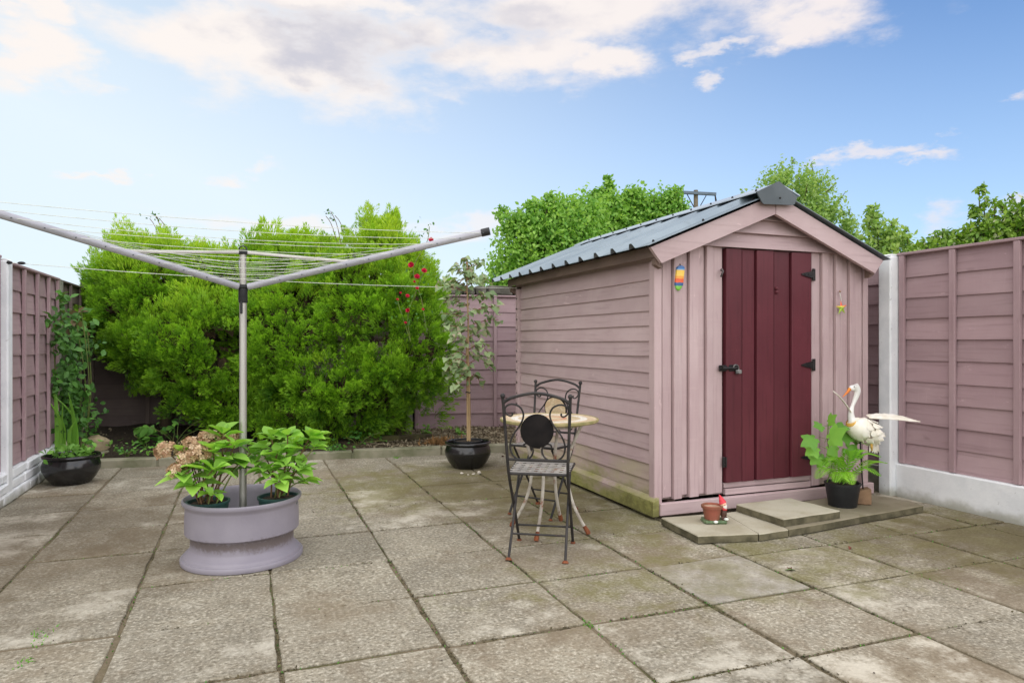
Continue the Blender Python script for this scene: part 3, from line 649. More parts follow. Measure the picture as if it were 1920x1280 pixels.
# front boards: vertical feather-edged, alternately proud
def vboard(x0, x1, zb, zt0, zt1, yl, yr, yb, mat, name, par=None):
    vs = [(x0, yl, zb), (x1, yr, zb), (x1, yb, zb), (x0, yb, zb), (x0, yl, zt0), (x1, yr, zt1), (x1, yb, zt1), (x0, yb, zt0)]
    c = .003; m_ = MB(); xs = [x0, x0+c, x1-c, x1]; yr = yr; V = []
    for z_, zt in ((zb, None), (None, 1)):
        for k, xx in enumerate(xs):
            t = (xx-x0)/(x1-x0); yy = yl+(yr-yl)*t+(c if k in (0, 3) else 0); zq = zb if zt is None else zt0+(zt1-zt0)*t
            V.append((xx, yy, zq))
        for xx in (x1, x0):
            t = (xx-x0)/(x1-x0); V.append((xx, yb, zb if zt is None else zt0+(zt1-zt0)*t))
    m_.add(V, [tuple(range(6))[::-1], tuple(range(6, 12))]+[(k, (k+1) % 6, (k+1) % 6+6, k+6) for k in range(6)])
    return sp(m_, name, mat, par)
FB = [(2.634, 2.717, 0), (2.717, 2.788, 1), (2.788, 2.843, 0), (2.843, 2.925, 1), (2.925, 2.984, 0), (2.984, 3.045, 1), (3.045, 3.138, 0),
      (3.936, 4.028, 0), (4.028, 4.098, 1), (4.098, 4.160, 0), (4.160, 4.232, 1), (4.232, 4.300, 0), (4.300, 4.368, 1), (4.368, 4.450, 0)]
for x0, x1, pr in FB:
    zb = (.150 if x0 < 3 else .19)+random.uniform(-.010, .010)-(.012 if pr else 0)
    if 3.9 < x0 < 4.0: zb = .125
    if 2.98 < x0 < 3.1: zb = .140
    ft = 3.968 if pr else 3.984
    vboard(x0+.001, x1-(.001 if pr else .005), zb, min(1.86, zr(x0)-.055), min(1.86, zr(x1)-.055), ft, ft+.008, 4.028, paint_v, 'front_board')
# gable boards
for za, zb_ in ((1.862, 1.968), (1.970, 2.068), (2.070, 2.135)):
    f = lambda z_: max(.02, (2.22-z_)/.43)
    b = MB(); y0_, y1_ = 3.972, 4.028
    V = []
    for z_, yy in ((za, 3.952), (zb_, 3.984)):
        V += [(3.5-f(z_), yy, z_), (3.5+f(z_), yy, z_), (3.5+f(z_), y1_, z_), (3.5-f(z_), y1_, z_)]
    b.add(V, [(0, 1, 2, 3), (7, 6, 5, 4), (0, 4, 5, 1), (1, 5, 6, 2), (2, 6, 7, 3), (3, 7, 4, 0)]); sp(b, 'gable_board', paint_h)
# barge boards
def barge(sgn):
    ex = 3.5+sgn*1.03; ti = [(3.5+sgn*.003, 2.236), (ex, 2.236-.41*1.027), (ex-sgn*.085, 2.236-.41*1.027-.100), (3.5+sgn*.003, 2.100)]
    b = MB().prism(ti, 1, 3.872, 3.900)
    mx = Matrix.Identity(4); o = sp(b, 'barge_board', paint_h); return o
barge(-1); barge(1)
# soffit timber under the eaves, left and right, with rafter ends
for sgn in (-1, 1):
    xa = 3.5+sgn*.985; z_ = zr(xa)
    sp(MB().prism([(xa-sgn*.10, z_-.045), (xa, z_-.085), (xa, z_-.012), (xa-sgn*.10, z_+.028)], 1, 3.90, 6.62), 'eaves_board', rawwood)
    for yy in (3.905, 6.55): sp(MB().prism([(xa-sgn*.06, z_-.16), (xa-sgn*.012, z_-.135), (xa-sgn*.012, z_-.087), (xa-sgn*.06, z_-.075)], 1, yy, yy+.045), 'rafter_end', rawwood)
# ridged roof sheets
def roof_sheet(sgn):
    prof = []; y = 3.84; pitch = .2525
    while y < 6.66:
        prof += [(y, 0), (y+.156, 0), (y+.184, .036), (y+.214, .036), (y+.240, 0)]; y += pitch
    prof.append((y, 0)); sl = math.atan(.41); Ln = 1.02/math.cos(sl)+.055
    n = len(prof); V = []; F = []
    for u in (0, Ln):
        for yy, h in prof:
            for th in (0, -.003):
                V.append((3.5+sgn*(u*math.cos(sl)+(h+th)*math.sin(sl)), yy, 2.262-u*math.sin(sl)+(h+th)*math.cos(sl)))
    q = lambda u, i, t: u*n*2+i*2+t
    for i in range(n-1):
        F += [(q(0, i, 0), q(0, i+1, 0), q(1, i+1, 0), q(1, i, 0)), (q(0, i, 1), q(1, i, 1), q(1, i+1, 1), q(0, i+1, 1)),
              (q(1, i, 0), q(1, i+1, 0), q(1, i+1, 1), q(1, i, 1)), (q(0, i, 0), q(0, i, 1), q(0, i+1, 1), q(0, i+1, 0))]
    for i in (0, n-1): F.append((q(0, i, 0), q(1, i, 0), q(1, i, 1), q(0, i, 1)))
    o = sp(MB().add(V, F), 'roof_sheet', roof_m)
    b = MB(); up = Vector((sgn*math.sin(sl), 0, math.cos(sl)))
    for u in (.16, .62, 1.05):
        for k in range(11):
            c = Vector((3.5+sgn*u*math.cos(sl), 3.84+k*.2525+.09, 2.262-u*math.sin(sl)))+up*.004
            b.ball((c.x-SX, c.y-SY, c.z), .010, 6, 4)
    s_ = b.obj('roof_screw', iron, o); stuffpart(s_)
    return o
roof_sheet(-1); roof_sheet(1)
sl = math.atan(.41)
rc = []
for sgn in (-1, 1):
    pts = [(3.5, 2.318), (3.5+sgn*.185, 2.318-.185*.41), (3.5+sgn*.188, 2.318-.185*.41-.010), (3.5, 2.311)]
    o = sp(MB().prism(pts, 1, 3.838, 6.70), 'ridge_cap', flash_m); rc.append(o)
b = MB()
for sgn in (-1, 1):
    for k in range(11): b.ball((3.5+sgn*.150-SX, 3.90+k*.2525-SY, 2.318-.150*.41+.004), .009, 6, 4)
stuffpart(b.obj('ridge_screw', iron, rc[0]))
cap = MB().prism([(3.292, 2.232), (3.488, 2.322), (3.652, 2.225), (3.628, 2.172), (3.612, 2.163), (3.355, 2.152), (3.340, 2.162)], 1, 3.826, 3.836)
cap = sp(cap, 'ridge_end_cap', slate_m)
MB().ball((3.495-SX, 3.824-SY, 2.205), .007, 8, 5).obj('screw', iron, cap)
# door
door = bpy.data.objects.new('door', None); COL.objects.link(door); door.parent = shed; door.location = (0, 0, 0); door['label'] = 'maroon plank door'
DP = [3.146, 3.293, 3.414, 3.578, 3.731, 3.930]
for i in range(5):
    pr = (3.966, 3.978)[i % 2]; zt = 1.852
    vboard(DP[i]+.002, DP[i+1]-.006, .208+random.uniform(-.003, .003), zt, zt+.004, pr, pr+.006, 4.015, maroon, 'door_plank').parent = door
sp(MB().box(3.150, 3.926, 4.0155, 4.027, .21, 1.845), 'door_back', maroon).parent = door
def hinge(z_):
    h = MB(); h.cbox(3.934, 3.958, 3.966, 3.977, z_-.045, z_+.045, .002); h.tube([(3.931, 3.962, z_-.045), (3.931, 3.962, z_+.045)], .006, 8)
    h.prism([(3.928, z_-.026), (3.928, z_+.026), (3.86, z_+.014), (3.822, z_+.004), (3.822, z_-.004), (3.86, z_-.014)], 1, 3.960, 3.972)
    for xx in (3.85, 3.885): h.ball((xx, 3.959, z_), .005, 6, 4)
    o = sp(h, 'hinge', iron); o.parent = door
for z_ in (1.695, 1.026, .345): hinge(z_)
h = MB(); h.cbox(3.09, 3.155, 3.966, 3.978, .992, 1.034, .003); h.tube([(3.085, 3.958, 1.013), (3.235, 3.955, 1.013)], .011, 10); h.cbox(3.17, 3.245, 3.962, 3.974, .990, 1.036, .003)
h.tube([(3.10, 3.955, 1.013), (3.10, 3.945, 1.03)], .009, 8)
sp(h, 'bolt', iron).parent = door
h = MB(); h.tube(spline([(3.195, 3.952, 1.015), (3.205, 3.946, 1.035), (3.228, 3.944, 1.03), (3.238, 3.946, 1.005), (3.232, 3.948, .99)]), .005, 8); h.cbox(3.215, 3.262, 3.940, 3.958, .972, 1.0, .004)
sp(h, 'padlock', simple('dull_steel_lock', s2l(150, 150, 148), s2l(80, 80, 82), 30, .35, .7)).parent = door
h = MB(); h.tube(spline([(3.108, 3.970, 1.702), (3.112, 3.958, 1.69), (3.102, 3.955, 1.672), (3.098, 3.962, 1.650)]), .007, 8); h.ball((3.11, 3.968, 1.70), .011, 8, 6)
sp(h, 'door_hook', simple('grey_hook_iron', s2l(112, 104, 104), s2l(80, 74, 74), 30, .5, .4))
h = MB(); h.cbox(3.118, 3.137, 3.964, 3.976, .318, .392, .002); h.tube([(3.142, 3.962, .322), (3.142, 3.962, .388)], .006, 8); h.ball((3.128, 3.962, .34), .005, 6, 4); h.ball((3.128, 3.962, .37), .005, 6, 4)
sp(h, 'catch_plate', iron)
h = MB(); h.ball((3.592, 3.970, 1.585), .013, 10, 7); h.ball((3.596, 3.971, 1.558), .014, 10, 7); h.tube([(3.592, 3.98, 1.585), (3.592, 3.968, 1.585)], .008, 8)
sp(h, 'door_stud', maroon).parent = door

# ornaments hung on the shed
def grad(name, stops, axis=2, vary=.0):
    m = MT(name, .35, 0, .5); t = m.new('ShaderNodeTexCoord'); s_ = m.new('ShaderNodeSeparateXYZ'); m.l.new(t.outputs['Object'], s_.inputs[0])
    z = m.math('MULTIPLY_ADD', m.math('SUBTRACT', m.noise(m.coord('Object', (1, 1, 1), False), 60), .5), vary, s_.outputs[axis])
    r_ = m.new('ShaderNodeValToRGB'); r_.color_ramp.interpolation = 'CONSTANT'; lo, hi = stops[0][0], stops[-1][0]+.03
    m.l.new(m.math('MULTIPLY', m.math('SUBTRACT', z, lo), 1/(hi-lo)), r_.inputs[0]); e = r_.color_ramp.elements
    while len(e) < len(stops): e.new(.5)
    for q, (p_, c_) in zip(e, stops): q.position = (p_-lo)/(hi-lo); q.color = (*c_, 1)
    m.c = r_.outputs[0]; return m.done()
sb = thing('surfboard_ornament', 'small glazed surfboard plaque striped blue yellow orange and green', 'wall ornament', (2.757, 3.962, 1.545), 0)
poly = []
hw = lambda t: .034*(min(1, (t/.25))**.55 if t < .25 else 1)*(1-.12*max(0, t-.5))*(1 if t < .9 else math.sqrt(max(0, 1-((t-.9)/.1)**2))*.8+.2)
zs = [i/22 for i in range(23)]; b = MB(); V = []; F = []
for t in zs:
    wv = max(.002, hw(t)); zz = t*.172; lean = (t-.5)*.022
    V += [(lean-wv, .006, zz), (lean-wv*.9, -.004, zz), (lean, -.010-.004*(1-t), zz), (lean+wv*.9, -.004, zz), (lean+wv, .006, zz)]
for i in range(22):
    for k in range(5): F.append((i*5+k, i*5+(k+1) % 5, (i+1)*5+(k+1) % 5, (i+1)*5+k))
F += [(0, 1, 2, 3, 4), tuple(22*5+k for k in range(5))[::-1]]
MB().add(V, F).obj('plaque', grad('surfboard_stripes', [(0, s2l(126, 196, 74)), (.032, s2l(52, 92, 140)), (.055, s2l(226, 92, 42)), (.082, s2l(236, 160, 60)), (.10, s2l(240, 200, 84)), (.140, s2l(96, 150, 204)), (.150, s2l(60, 110, 168))], 2, .012), sb, True)
MB().tube([(0.01, .004, .165), (0.01, .012, .185)], .003, 6).obj('nail', iron, sb)
st = thing('starfish_ornament', 'small red and lime starfish hanging on a string from the shed', 'wall ornament', (4.182, 3.945, 1.452), 0)
V = [(0, -.018, 0)]; F = []
for k in range(5):
    for j, (rr_, yy) in enumerate(((.058, -.004), (.020, -.006))):
        a = PI/2+2*PI*k/5+j*PI/5+.1; V.append((rr_*math.cos(a), yy, rr_*math.sin(a)))
V.append((0, .004, 0)); nn_ = 10
for k in range(nn_): a, b_ = 1+k, 1+(k+1) % nn_; F += [(0, a, b_), (nn_+1, b_, a)]
MB().add(V, F).obj('starfish', grad('starfish_glaze', [(-.06, s2l(158, 190, 50)), (.004, s2l(210, 190, 60)), (.014, s2l(232, 92, 62)), (.04, s2l(238, 110, 80))], 2, .02), st)
MB().tube([(0.004, -.002, .052), (0, .012, .12)], .0022, 6).obj('string', line_m, st)
MB().ball((0, .008, .125), .008, 8, 6).obj('nail', simple('brass_nail', s2l(170, 140, 120), s2l(140, 110, 90), 20, .4, .5), st)

# stepping slabs before the door
a5 = R(5.0)
step_side = simple('mossy_slab_side', s2l(108, 102, 80), s2l(74, 70, 52), 9, .9, bump=.4, bscale=40, kind='Position')
def step(label, pts, z0, z1, mat, cat='paving slab'):
    b = MB(); n_ = len(pts); cx = sum(p[0] for p in pts)/n_; cy = sum(p[1] for p in pts)/n_; fine = []
    for i in range(n_):
        for k in range(4):
            t = k/4; p, q = pts[i], pts[(i+1) % n_]; fine.append((p[0]+(q[0]-p[0])*t+random.uniform(-.004, .004), p[1]+(q[1]-p[1])*t+random.uniform(-.004, .004)))
    m_ = len(fine); V = [(p[0]-cx, p[1]-cy, 0) for p in fine]+[(p[0]-cx, p[1]-cy, z1-z0-.006) for p in fine]+[((p[0]-cx)*.985, (p[1]-cy)*.985, z1-z0+random.uniform(-.001, .001)) for p in fine]
    b.add(V, [tuple(range(2*m_, 3*m_))]+[(m_+k, m_+(k+1) % m_, 2*m_+(k+1) % m_, 2*m_+k) for k in range(m_)]); b.mi += [1]*(m_+1); b.f += [tuple(range(m_))[::-1]]+[(k, (k+1) % m_, m_+(k+1) % m_, m_+k) for k in range(m_)]
    o = b.obj('stepping_slab', (mat, step_side), loc=(cx, cy, z0)); tag(o, label, cat, 'loose slabs in front of the shed door'); return o
step('cream slab lying in front of the shed under the gnome pot', [(2.50, 3.405), (2.862, 3.315), (2.99, 3.80), (2.53, 3.845)], .006, .052, step_m)
step('narrow cream slab between the gnome pot slab and the raised step', [(2.868, 3.313), (3.10, 3.325), (3.24, 3.81), (2.996, 3.80)], .006, .050, step_m)
step('wide stained slab under the fern pot and the crane ornament', [(3.106, 3.325), (4.44, 3.470), (4.44, 3.74), (4.33, 3.92), (3.245, 3.81)], .006, .052, step_d)
step('topmost raised step slab right before the maroon door', [(3.11, 3.375), (3.60, 3.405), (3.57, 3.815), (3.10, 3.80)], .054, .102, step_m)

# ================================================================== CONIFERS
def conifer(name, label, blobs, holes, seedn, cat='conifer'):
    Rr = np.random.default_rng(seedn)
    C = []; RD = []
    for (x, y, d, rx, ry, dr) in blobs:
        C.append(pd(x, y, d)); RD.append((rx/FPX*d-.07, dr-.05, ry/FPX*d-.08))
    C = np.array(C); RD = np.array(RD); r3 = np.array(RT); f3 = np.array(FW); z3 = np.array([0, 0, 1.])
    base = np.array([C[:, 0].mean(), C[:, 1].mean(), 0]); t = thing(name, label, cat, (base[0], base[1], .1)); off = np.array([base[0], base[1], .1])
    def q(P, i):
        v = P-C[i]; return np.sqrt((v@r3/RD[i][0])**2+(v@f3/RD[i][1])**2+(v[:, 2]/RD[i][2])**2)
    pos, nor = [], []
    area = RD[:, 0]*RD[:, 2]; 
    for i in range(len(C)):
        k = int(1500*area[i]/.9*1.9); u = Rr.normal(size=(k, 3)); u /= np.linalg.norm(u, axis=1, keepdims=True)
        P = C[i]+u[:, :1]*RD[i][0]*r3+u[:, 1:2]*RD[i][1]*f3+u[:, 2:]*RD[i][2]*z3
        nn_ = u[:, :1]/RD[i][0]*r3+u[:, 1:2]/RD[i][1]*f3+u[:, 2:]/RD[i][2]*z3; nn_ /= np.linalg.norm(nn_, axis=1, keepdims=True)
        ok = np.ones(k, bool)
        for j in range(len(C)):
            if j != i: ok &= q(P, j) > .90
        ok &= (P@f3 < C[i]@f3+.35*RD[i][1]) | (u[:, 2] > .3)     # the far side against the fence stays thin
        d = P@f3; sx = 960+FPX*(P@r3)/d; sy = 640-FPX*(P[:, 2]-CAMH)/d
        pos.append(P[ok]); nor.append(nn_[ok])
    P = np.concatenate(pos); Nn = np.concatenate(nor)
    for (hx, hy, hd, hr, hz) in holes:
        c = np.array(pd(hx, hy, hd)); v = P-c; ok = ((v@r3)/hr)**2+((v@f3)/.55)**2+(v[:, 2]/hz)**2 > 1
        P, Nn = P[ok], Nn[ok]
    ok = P[:, 2] > .16; P, Nn = P[ok], Nn[ok]; n = len(P)
    lump = sum(np.sin(P@(Rr.normal(size=3)*fq)+Rr.uniform(0, 6)) for fq in (3, 4, 6, 8))/2.0
    P = P+Nn*(lump*.06)[:, None]
    up = np.array([0, 0, 1.])
    # clumps: keep surface points a hand apart, then fan plumes out of each
    keep = []; cell = {}
    for i in Rr.permutation(n):
        key = tuple((P[i]//.112).astype(int))
        if cell.get(key, 0) < 1: cell[key] = 1; keep.append(i)
    Pc, Nc, lc = P[keep], Nn[keep], lump[keep]; m_ = len(keep)
    Dc = Nc*.75+up*.60+Rr.normal(size=(m_, 3))*.22; Dc[Nc[:, 2] < -.3] -= up*.25; Dc /= np.linalg.norm(Dc, axis=1, keepdims=True)
    Sc = Rr.uniform(.75, 1.3, m_); hc = Rr.normal(size=m_)
    top = (Nc[:, 2] > .55) & (Rr.random(m_) < .20); Sc[top] *= 1.55; Dc[top] = Dc[top]*.35+up; Dc /= np.linalg.norm(Dc, axis=1, keepdims=True)
    push = Rr.normal(size=m_)*.075
    K = 6; idx = np.repeat(np.arange(m_), K); n2 = len(idx)
    tang = Rr.normal(size=(n2, 3)); tang -= Dc[idx]*(tang*Dc[idx]).sum(1, keepdims=True)
    PP = Pc[idx]+Nc[idx]*push[idx, None]+tang*.026-Dc[idx]*.10; D = Dc[idx]+tang*.26; D /= np.linalg.norm(D, axis=1, keepdims=True)
    S = .172*Sc[idx]*Rr.uniform(.75, 1.2, n2); NN = Nc[idx]; LL = lc[idx]; HH = hc[idx]
    grp = Rr.integers(0, 4, n2)
    for gI in range(4):
        V = []; F = []; TT = []
        for s_ in range(56):
            tt = Rr.random()**.8; a = Rr.uniform(0, 2*PI); rad = .30*(1-tt)**.9+.012; ln = Rr.uniform(.18, .30)*(1-.30*tt)
            dv = np.array([math.cos(a)*.42, 1.0, math.sin(a)*.42])+Rr.normal(size=3)*.15; dv /= np.linalg.norm(dv)
            bp = np.array([math.cos(a)*rad, tt*.80, math.sin(a)*rad])-dv*ln*.3
            sd_ = np.cross(dv, Rr.normal(size=3)); sd_ /= np.linalg.norm(sd_); wv = ln*.095
            o_ = len(V); V += [bp, bp+dv*ln*.45+sd_*wv, bp+dv*ln, bp+dv*ln*.45-sd_*wv]; F += [(o_, o_+1, o_+2), (o_, o_+2, o_+3)]
            TT += [tt*.66-.42, tt*.66-.22, tt*.66-.02, tt*.66-.22]
        mk = grp == gI; q_ = mk.sum()
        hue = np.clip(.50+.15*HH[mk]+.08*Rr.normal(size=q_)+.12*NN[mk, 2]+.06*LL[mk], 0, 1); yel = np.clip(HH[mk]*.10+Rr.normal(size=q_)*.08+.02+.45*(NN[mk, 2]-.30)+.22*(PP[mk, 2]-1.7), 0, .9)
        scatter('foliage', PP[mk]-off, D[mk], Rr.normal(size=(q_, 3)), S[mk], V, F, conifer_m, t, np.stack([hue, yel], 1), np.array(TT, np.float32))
    print('conifer', m_, n2, n2*88)
    # inner dead brown sprays and limbs, seen only through the gaps
    k = 2600; idx = Rr.integers(0, n, k); PP = P[idx]-Nn[idx]*Rr.uniform(.16, .34, (k, 1)); di = Rr.normal(size=(k, 3)); di[:, 2] -= .4
    scatter('dead_foliage', PP-off, di, Rr.normal(size=(k, 3)), Rr.uniform(.08, .2, k), SL_V, SL_F, dead_m, t)
    for lx in range(3):
        b = MB(); x0 = Vector((C[:, 0].mean()+(lx-1)*.45-off[0], C[:, 1].mean()+.1-off[1], -.1))
        tip = Vector(C[Rr.integers(0, len(C))]-off); mid = (x0+tip)/2+Vector((0, 0, .1)); pts = spline([x0, (x0*2+mid)/3+Vector((.03, 0, .12)), mid, tip], 5)
        b.tube(pts, [.075*(1-i/len(pts))+.018 for i in range(len(pts))], 8); b.obj('trunk', bark_m, t, True)
    for lx in range(16):
        j = Rr.integers(0, n); a = Vector(P[j]-off-Nn[j]*.12); c0 = Vector((C[:, 0].mean()-off[0]+Rr.uniform(-.5, .5), C[:, 1].mean()-off[1], max(.25, a.z-.4)))
        MB().tube([c0, (c0+a)/2+Vector((0, 0, -.05)), a], [.022, .014, .006], 6).obj('limb', bark_m, t, True)
    return t
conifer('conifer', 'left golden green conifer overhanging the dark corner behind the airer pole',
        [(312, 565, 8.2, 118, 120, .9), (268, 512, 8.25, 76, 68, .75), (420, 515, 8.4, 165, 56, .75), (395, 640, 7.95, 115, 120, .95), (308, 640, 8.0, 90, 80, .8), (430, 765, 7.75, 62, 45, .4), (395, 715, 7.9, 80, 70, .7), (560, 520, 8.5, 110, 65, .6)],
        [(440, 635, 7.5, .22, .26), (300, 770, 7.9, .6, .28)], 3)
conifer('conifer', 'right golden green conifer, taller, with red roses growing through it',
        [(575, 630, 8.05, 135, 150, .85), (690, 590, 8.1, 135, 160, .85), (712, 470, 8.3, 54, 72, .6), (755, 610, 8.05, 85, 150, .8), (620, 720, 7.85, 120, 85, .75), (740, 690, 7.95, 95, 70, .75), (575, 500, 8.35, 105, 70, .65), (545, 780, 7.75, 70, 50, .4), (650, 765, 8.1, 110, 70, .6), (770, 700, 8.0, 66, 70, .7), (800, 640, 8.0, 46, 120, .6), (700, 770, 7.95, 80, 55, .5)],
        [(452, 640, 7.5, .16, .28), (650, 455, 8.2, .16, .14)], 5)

# ================================================================== FAR TREES
def tree(name, label, clumps, nleaf, lsize, mat, base, trunk_r, seedn, upb=.3, cat='tree', white=.0, group='trees beyond the back wall', twigs=14, sprays=0, hole=.0):
    Rr = np.random.default_rng(seedn); t = thing(name, label, cat, base, 0, group); off = np.array(base)
    C = np.array([np.array(pd(x, y, d)) for x, y, d, r_ in clumps]); RR = np.array([r_/FPX*d for x, y, d, r_ in clumps])
    pr = RR**2; pr /= pr.sum(); ci = Rr.choice(len(C), nleaf, p=pr); u = Rr.normal(size=(nleaf, 3)); u /= np.linalg.norm(u, axis=1, keepdims=True)
    lump = sum(np.sin(u@(Rr.normal(size=3)*fq)+Rr.uniform(0, 6)+ci) for fq in (4, 7, 10, 14))/2.2
    rad = RR[ci]*(Rr.random(nleaf)**.45)*(1+.30*lump); P = C[ci]+u*rad[:, None]*np.array([1, 1, .92])
    if hole:
        f_ = sum(np.sin(P@(Rr.normal(size=3)*fq/RR.mean())+Rr.uniform(0, 6)) for fq in (3, 4, 6)); ok = f_ > -1.8+hole; P, ci, u, lump = P[ok], ci[ok], u[ok], lump[ok]
    n = len(P); D = Rr.normal(size=(n, 3)); D[:, 2] -= .5; U = Rr.normal(size=(n, 3))*.7+u*.5+np.array([0, 0, .7])
    tin = np.clip(.42+.20*Rr.normal(size=n)+.24*lump+.12*Rr.normal(size=len(C))[ci], 0, 1); ye = np.clip(Rr.normal(size=n)*.15, 0, .6)
    if white: ye = np.where(Rr.random(n) < white, 1.0, ye)
    scatter('crown', P-off, D, U, lsize*Rr.uniform(.6, 1.3, n), LEAF_V, LEAF_F, mat, t, np.stack([tin, ye], 1))
    b = MB(); top = Vector(C.mean(0)-off); pts = spline([(0, 0, -.2), top*.35+Vector((.1, 0, 0)), top*.75, top], 5); b.tube(pts, [trunk_r*(1-.8*i/len(pts)) for i in range(len(pts))], 8); b.obj('trunk', bark_m, t, True)
    b = MB()
    for q in range(twigs):
        c = Vector(C[q % len(C)]-off)+Vector(Rr.normal(size=3))*RR[q % len(C)]*.35; s0 = top*Rr.uniform(.35, .85); b.tube(spline([s0, (s0+c)/2+Vector((0, 0, -.15)), c], 4), [trunk_r*.3*(1-i/10) for i in range(9)], 6)
    stuffpart(b.obj('limb', bark_m, t, True))
    if sprays:
        SP = []
        for q in range(sprays):
            j = Rr.integers(0, len(C)); uu = Rr.normal(size=3); uu[2] = abs(uu[2])+.5; uu /= np.linalg.norm(uu); s0 = C[j]+uu*RR[j]*.8; e = s0+uu*RR[j]*Rr.uniform(.3, .6)
            MB().tube([Vector(s0-off), Vector(e-off)], [.012, .005], 5).obj('twig', bark_m, t)
            k = 14; tt = Rr.random((k, 1)); SP.append(s0+(e-s0)*tt+Rr.normal(size=(k, 3))*RR[j]*.06)
        SP = np.concatenate(SP); k = len(SP); scatter('leaves', SP-off, Rr.normal(size=(k, 3)), Rr.normal(size=(k, 3)), lsize*Rr.uniform(.6, 1.1, k), LEAF_V, LEAF_F, mat, t, np.stack([np.full(k, .4), np.zeros(k)], 1))
    return t
tree('broadleaf_tree', 'dense bright green tree beyond the wall at the left of the shed roof',
     [(985, 470, 14, 62), (950, 520, 14, 48), (1010, 420, 14, 48), (1060, 450, 14, 70), (1095, 410, 14.4, 52), (1050, 395, 14.3, 34), (960, 420, 13.8, 26), (1110, 480, 14, 60), (975, 570, 14, 60), (1060, 540, 14, 70), (1000, 385, 14, 16), (1030, 378, 14, 16), (940, 400, 14, 12)],
     30000, .088, tree_m, tuple(pd(1040, 640, 14).xy)+(0,), .16, 21, sprays=9)
tree('broadleaf_tree', 'rounded green tree with one upright tuft just left of the utility pole',
     [(1145, 400, 15, 46), (1180, 410, 15.3, 52), (1225, 405, 15.2, 48), (1255, 385, 15, 30), (1262, 365, 15, 17), (1130, 375, 15, 22), (1141, 350, 15, 12), (1140, 335, 15, 8), (1120, 365, 15, 14), (1190, 370, 15, 24), (1275, 400, 15, 18), (1170, 470, 15.3, 70), (1250, 440, 15.3, 50)],
     25000, .088, tree_m, tuple(pd(1195, 640, 15.2).xy)+(0,), .16, 22, sprays=7)
tree('broadleaf_tree', 'feathery pale green tree rising behind the shed ridge',
     [(1450, 350, 16, 36), (1490, 345, 16, 44), (1530, 350, 16.3, 34), (1520, 385, 16, 46), (1555, 400, 16, 36), (1585, 425, 16, 28), (1610, 445, 16, 24), (1480, 320, 16, 22), (1500, 420, 16, 60), (1570, 460, 16, 40), (1450, 400, 16, 40), (1390, 380, 16, 18)],
     13500, .08, airy_m, tuple(pd(1520, 640, 16).xy)+(0,), .10, 23, sprays=22, hole=1.15)
tree('sparse_tree', 'thin airy shrub tree showing sky between shed eave and white post',
     [(1640, 425, 13, 26), (1670, 440, 13, 24), (1650, 460, 13, 28), (1620, 470, 13, 24), (1690, 450, 13, 20), (1660, 480, 13, 34), (1635, 400, 13, 14), (1705, 470, 13, 18)],
     1700, .10, airy_m, tuple(pd(1655, 640, 13).xy)+(0,), .07, 24, sprays=10, twigs=18)
tree('elder_bush', 'leafy elder bush with cream flowers overtopping the right fence panel',
     [(1900, 420, 7.2, 42), (1850, 430, 7.2, 34), (1810, 450, 7.3, 30), (1770, 450, 7.4, 26), (1740, 465, 7.4, 22), (1930, 400, 7.1, 46), (1960, 430, 7, 60), (1840, 470, 7.2, 50), (1900, 480, 7.2, 60), (1780, 480, 7.3, 40), (1730, 480, 7.4, 22), (1830, 400, 7.2, 14), (1850, 375, 7.2, 13), (1838, 355, 7.2, 9)],
     11000, .055, hedge_m, tuple(pd(1850, 640, 7.2).xy)+(0,), .06, 25, white=.035, cat='bush', sprays=16, group=None, hole=.9)

# utility pole far behind
up_ = thing('utility_pole', 'wooden utility pole with a grey crossarm far behind the shed roof', 'utility pole', (18.3, 25.1, 0), R(-YAW))
MB().tube([(0, 0, -.2), (0, 0, 7.78)], [.14, .095], 12).obj('pole', simple('tarred_pole_wood', s2l(128, 118, 100), s2l(104, 96, 82), 6, .9), up_, True)
MB().cbox(-.70, .84, -.20, -.08, -.065, .065, .01).obj('crossarm', simple('galvanised_steel', s2l(96, 110, 122), s2l(82, 96, 108), 3, .5, .4), up_, loc=(0, 0, 7.62), rot=(0, R(3), 0))
for sx in (-1, 1): MB().tube([(sx*.42, -.14, 7.56-sx*.02), (sx*.06, -.14, 6.9)], .02, 6).obj('brace', iron, up_)
for sx in (-.66, .80): MB().tube([(sx, -.14, 7.56-sx*.05), (sx+.04, -.14, 7.3-sx*.05), (sx+.02, -.14, 7.05)], [.03, .045, .02], 8).obj('insulator', iron, up_)

# ================================================================== BED PLANTS AND ODDS
def scat_plant(name, label, base, n, spread, h, ls, mat, cat='plant', group=None, tint=.4, red=.0, stems=6, up=.3):
    t = thing(name, label, cat, base, 0, group); P = rng.normal(size=(n, 3))*np.array([spread, spread, h*.28])+np.array([0, 0, h*.55]); P[:, 2] = np.clip(P[:, 2], .03, h*1.1)
    D = rng.normal(size=(n, 3)); D[:, 2] = D[:, 2]*.5+.1; U = rng.normal(size=(n, 3))*.4+np.array([0, -.4, 1])
    scatter('leaves', P, D, U, ls*rng.uniform(.6, 1.2, n), LEAF_V, LEAF_F, mat, t, np.stack([np.clip(tint+.3*rng.normal(size=n), 0, 1), np.where(rng.random(n) < red, .8, 0)], 1))
    b = MB()
    for k in range(stems):
        e = Vector(P[k % n]); b.tube(spline([(rng.normal()*.02, rng.normal()*.02, -.02), (e.x*.4, e.y*.4, e.z*.55), e], 4), .004, 5)
    stuffpart(b.obj('stem', gstem_m, t)); return t
rz_ = thing('climbing_rose', 'dark leaved climbing rose trained on the bare left fence post', 'climbing plant', tuple(bedp(-1.5, .22)))
rb = Vector(rz_.location); P = []
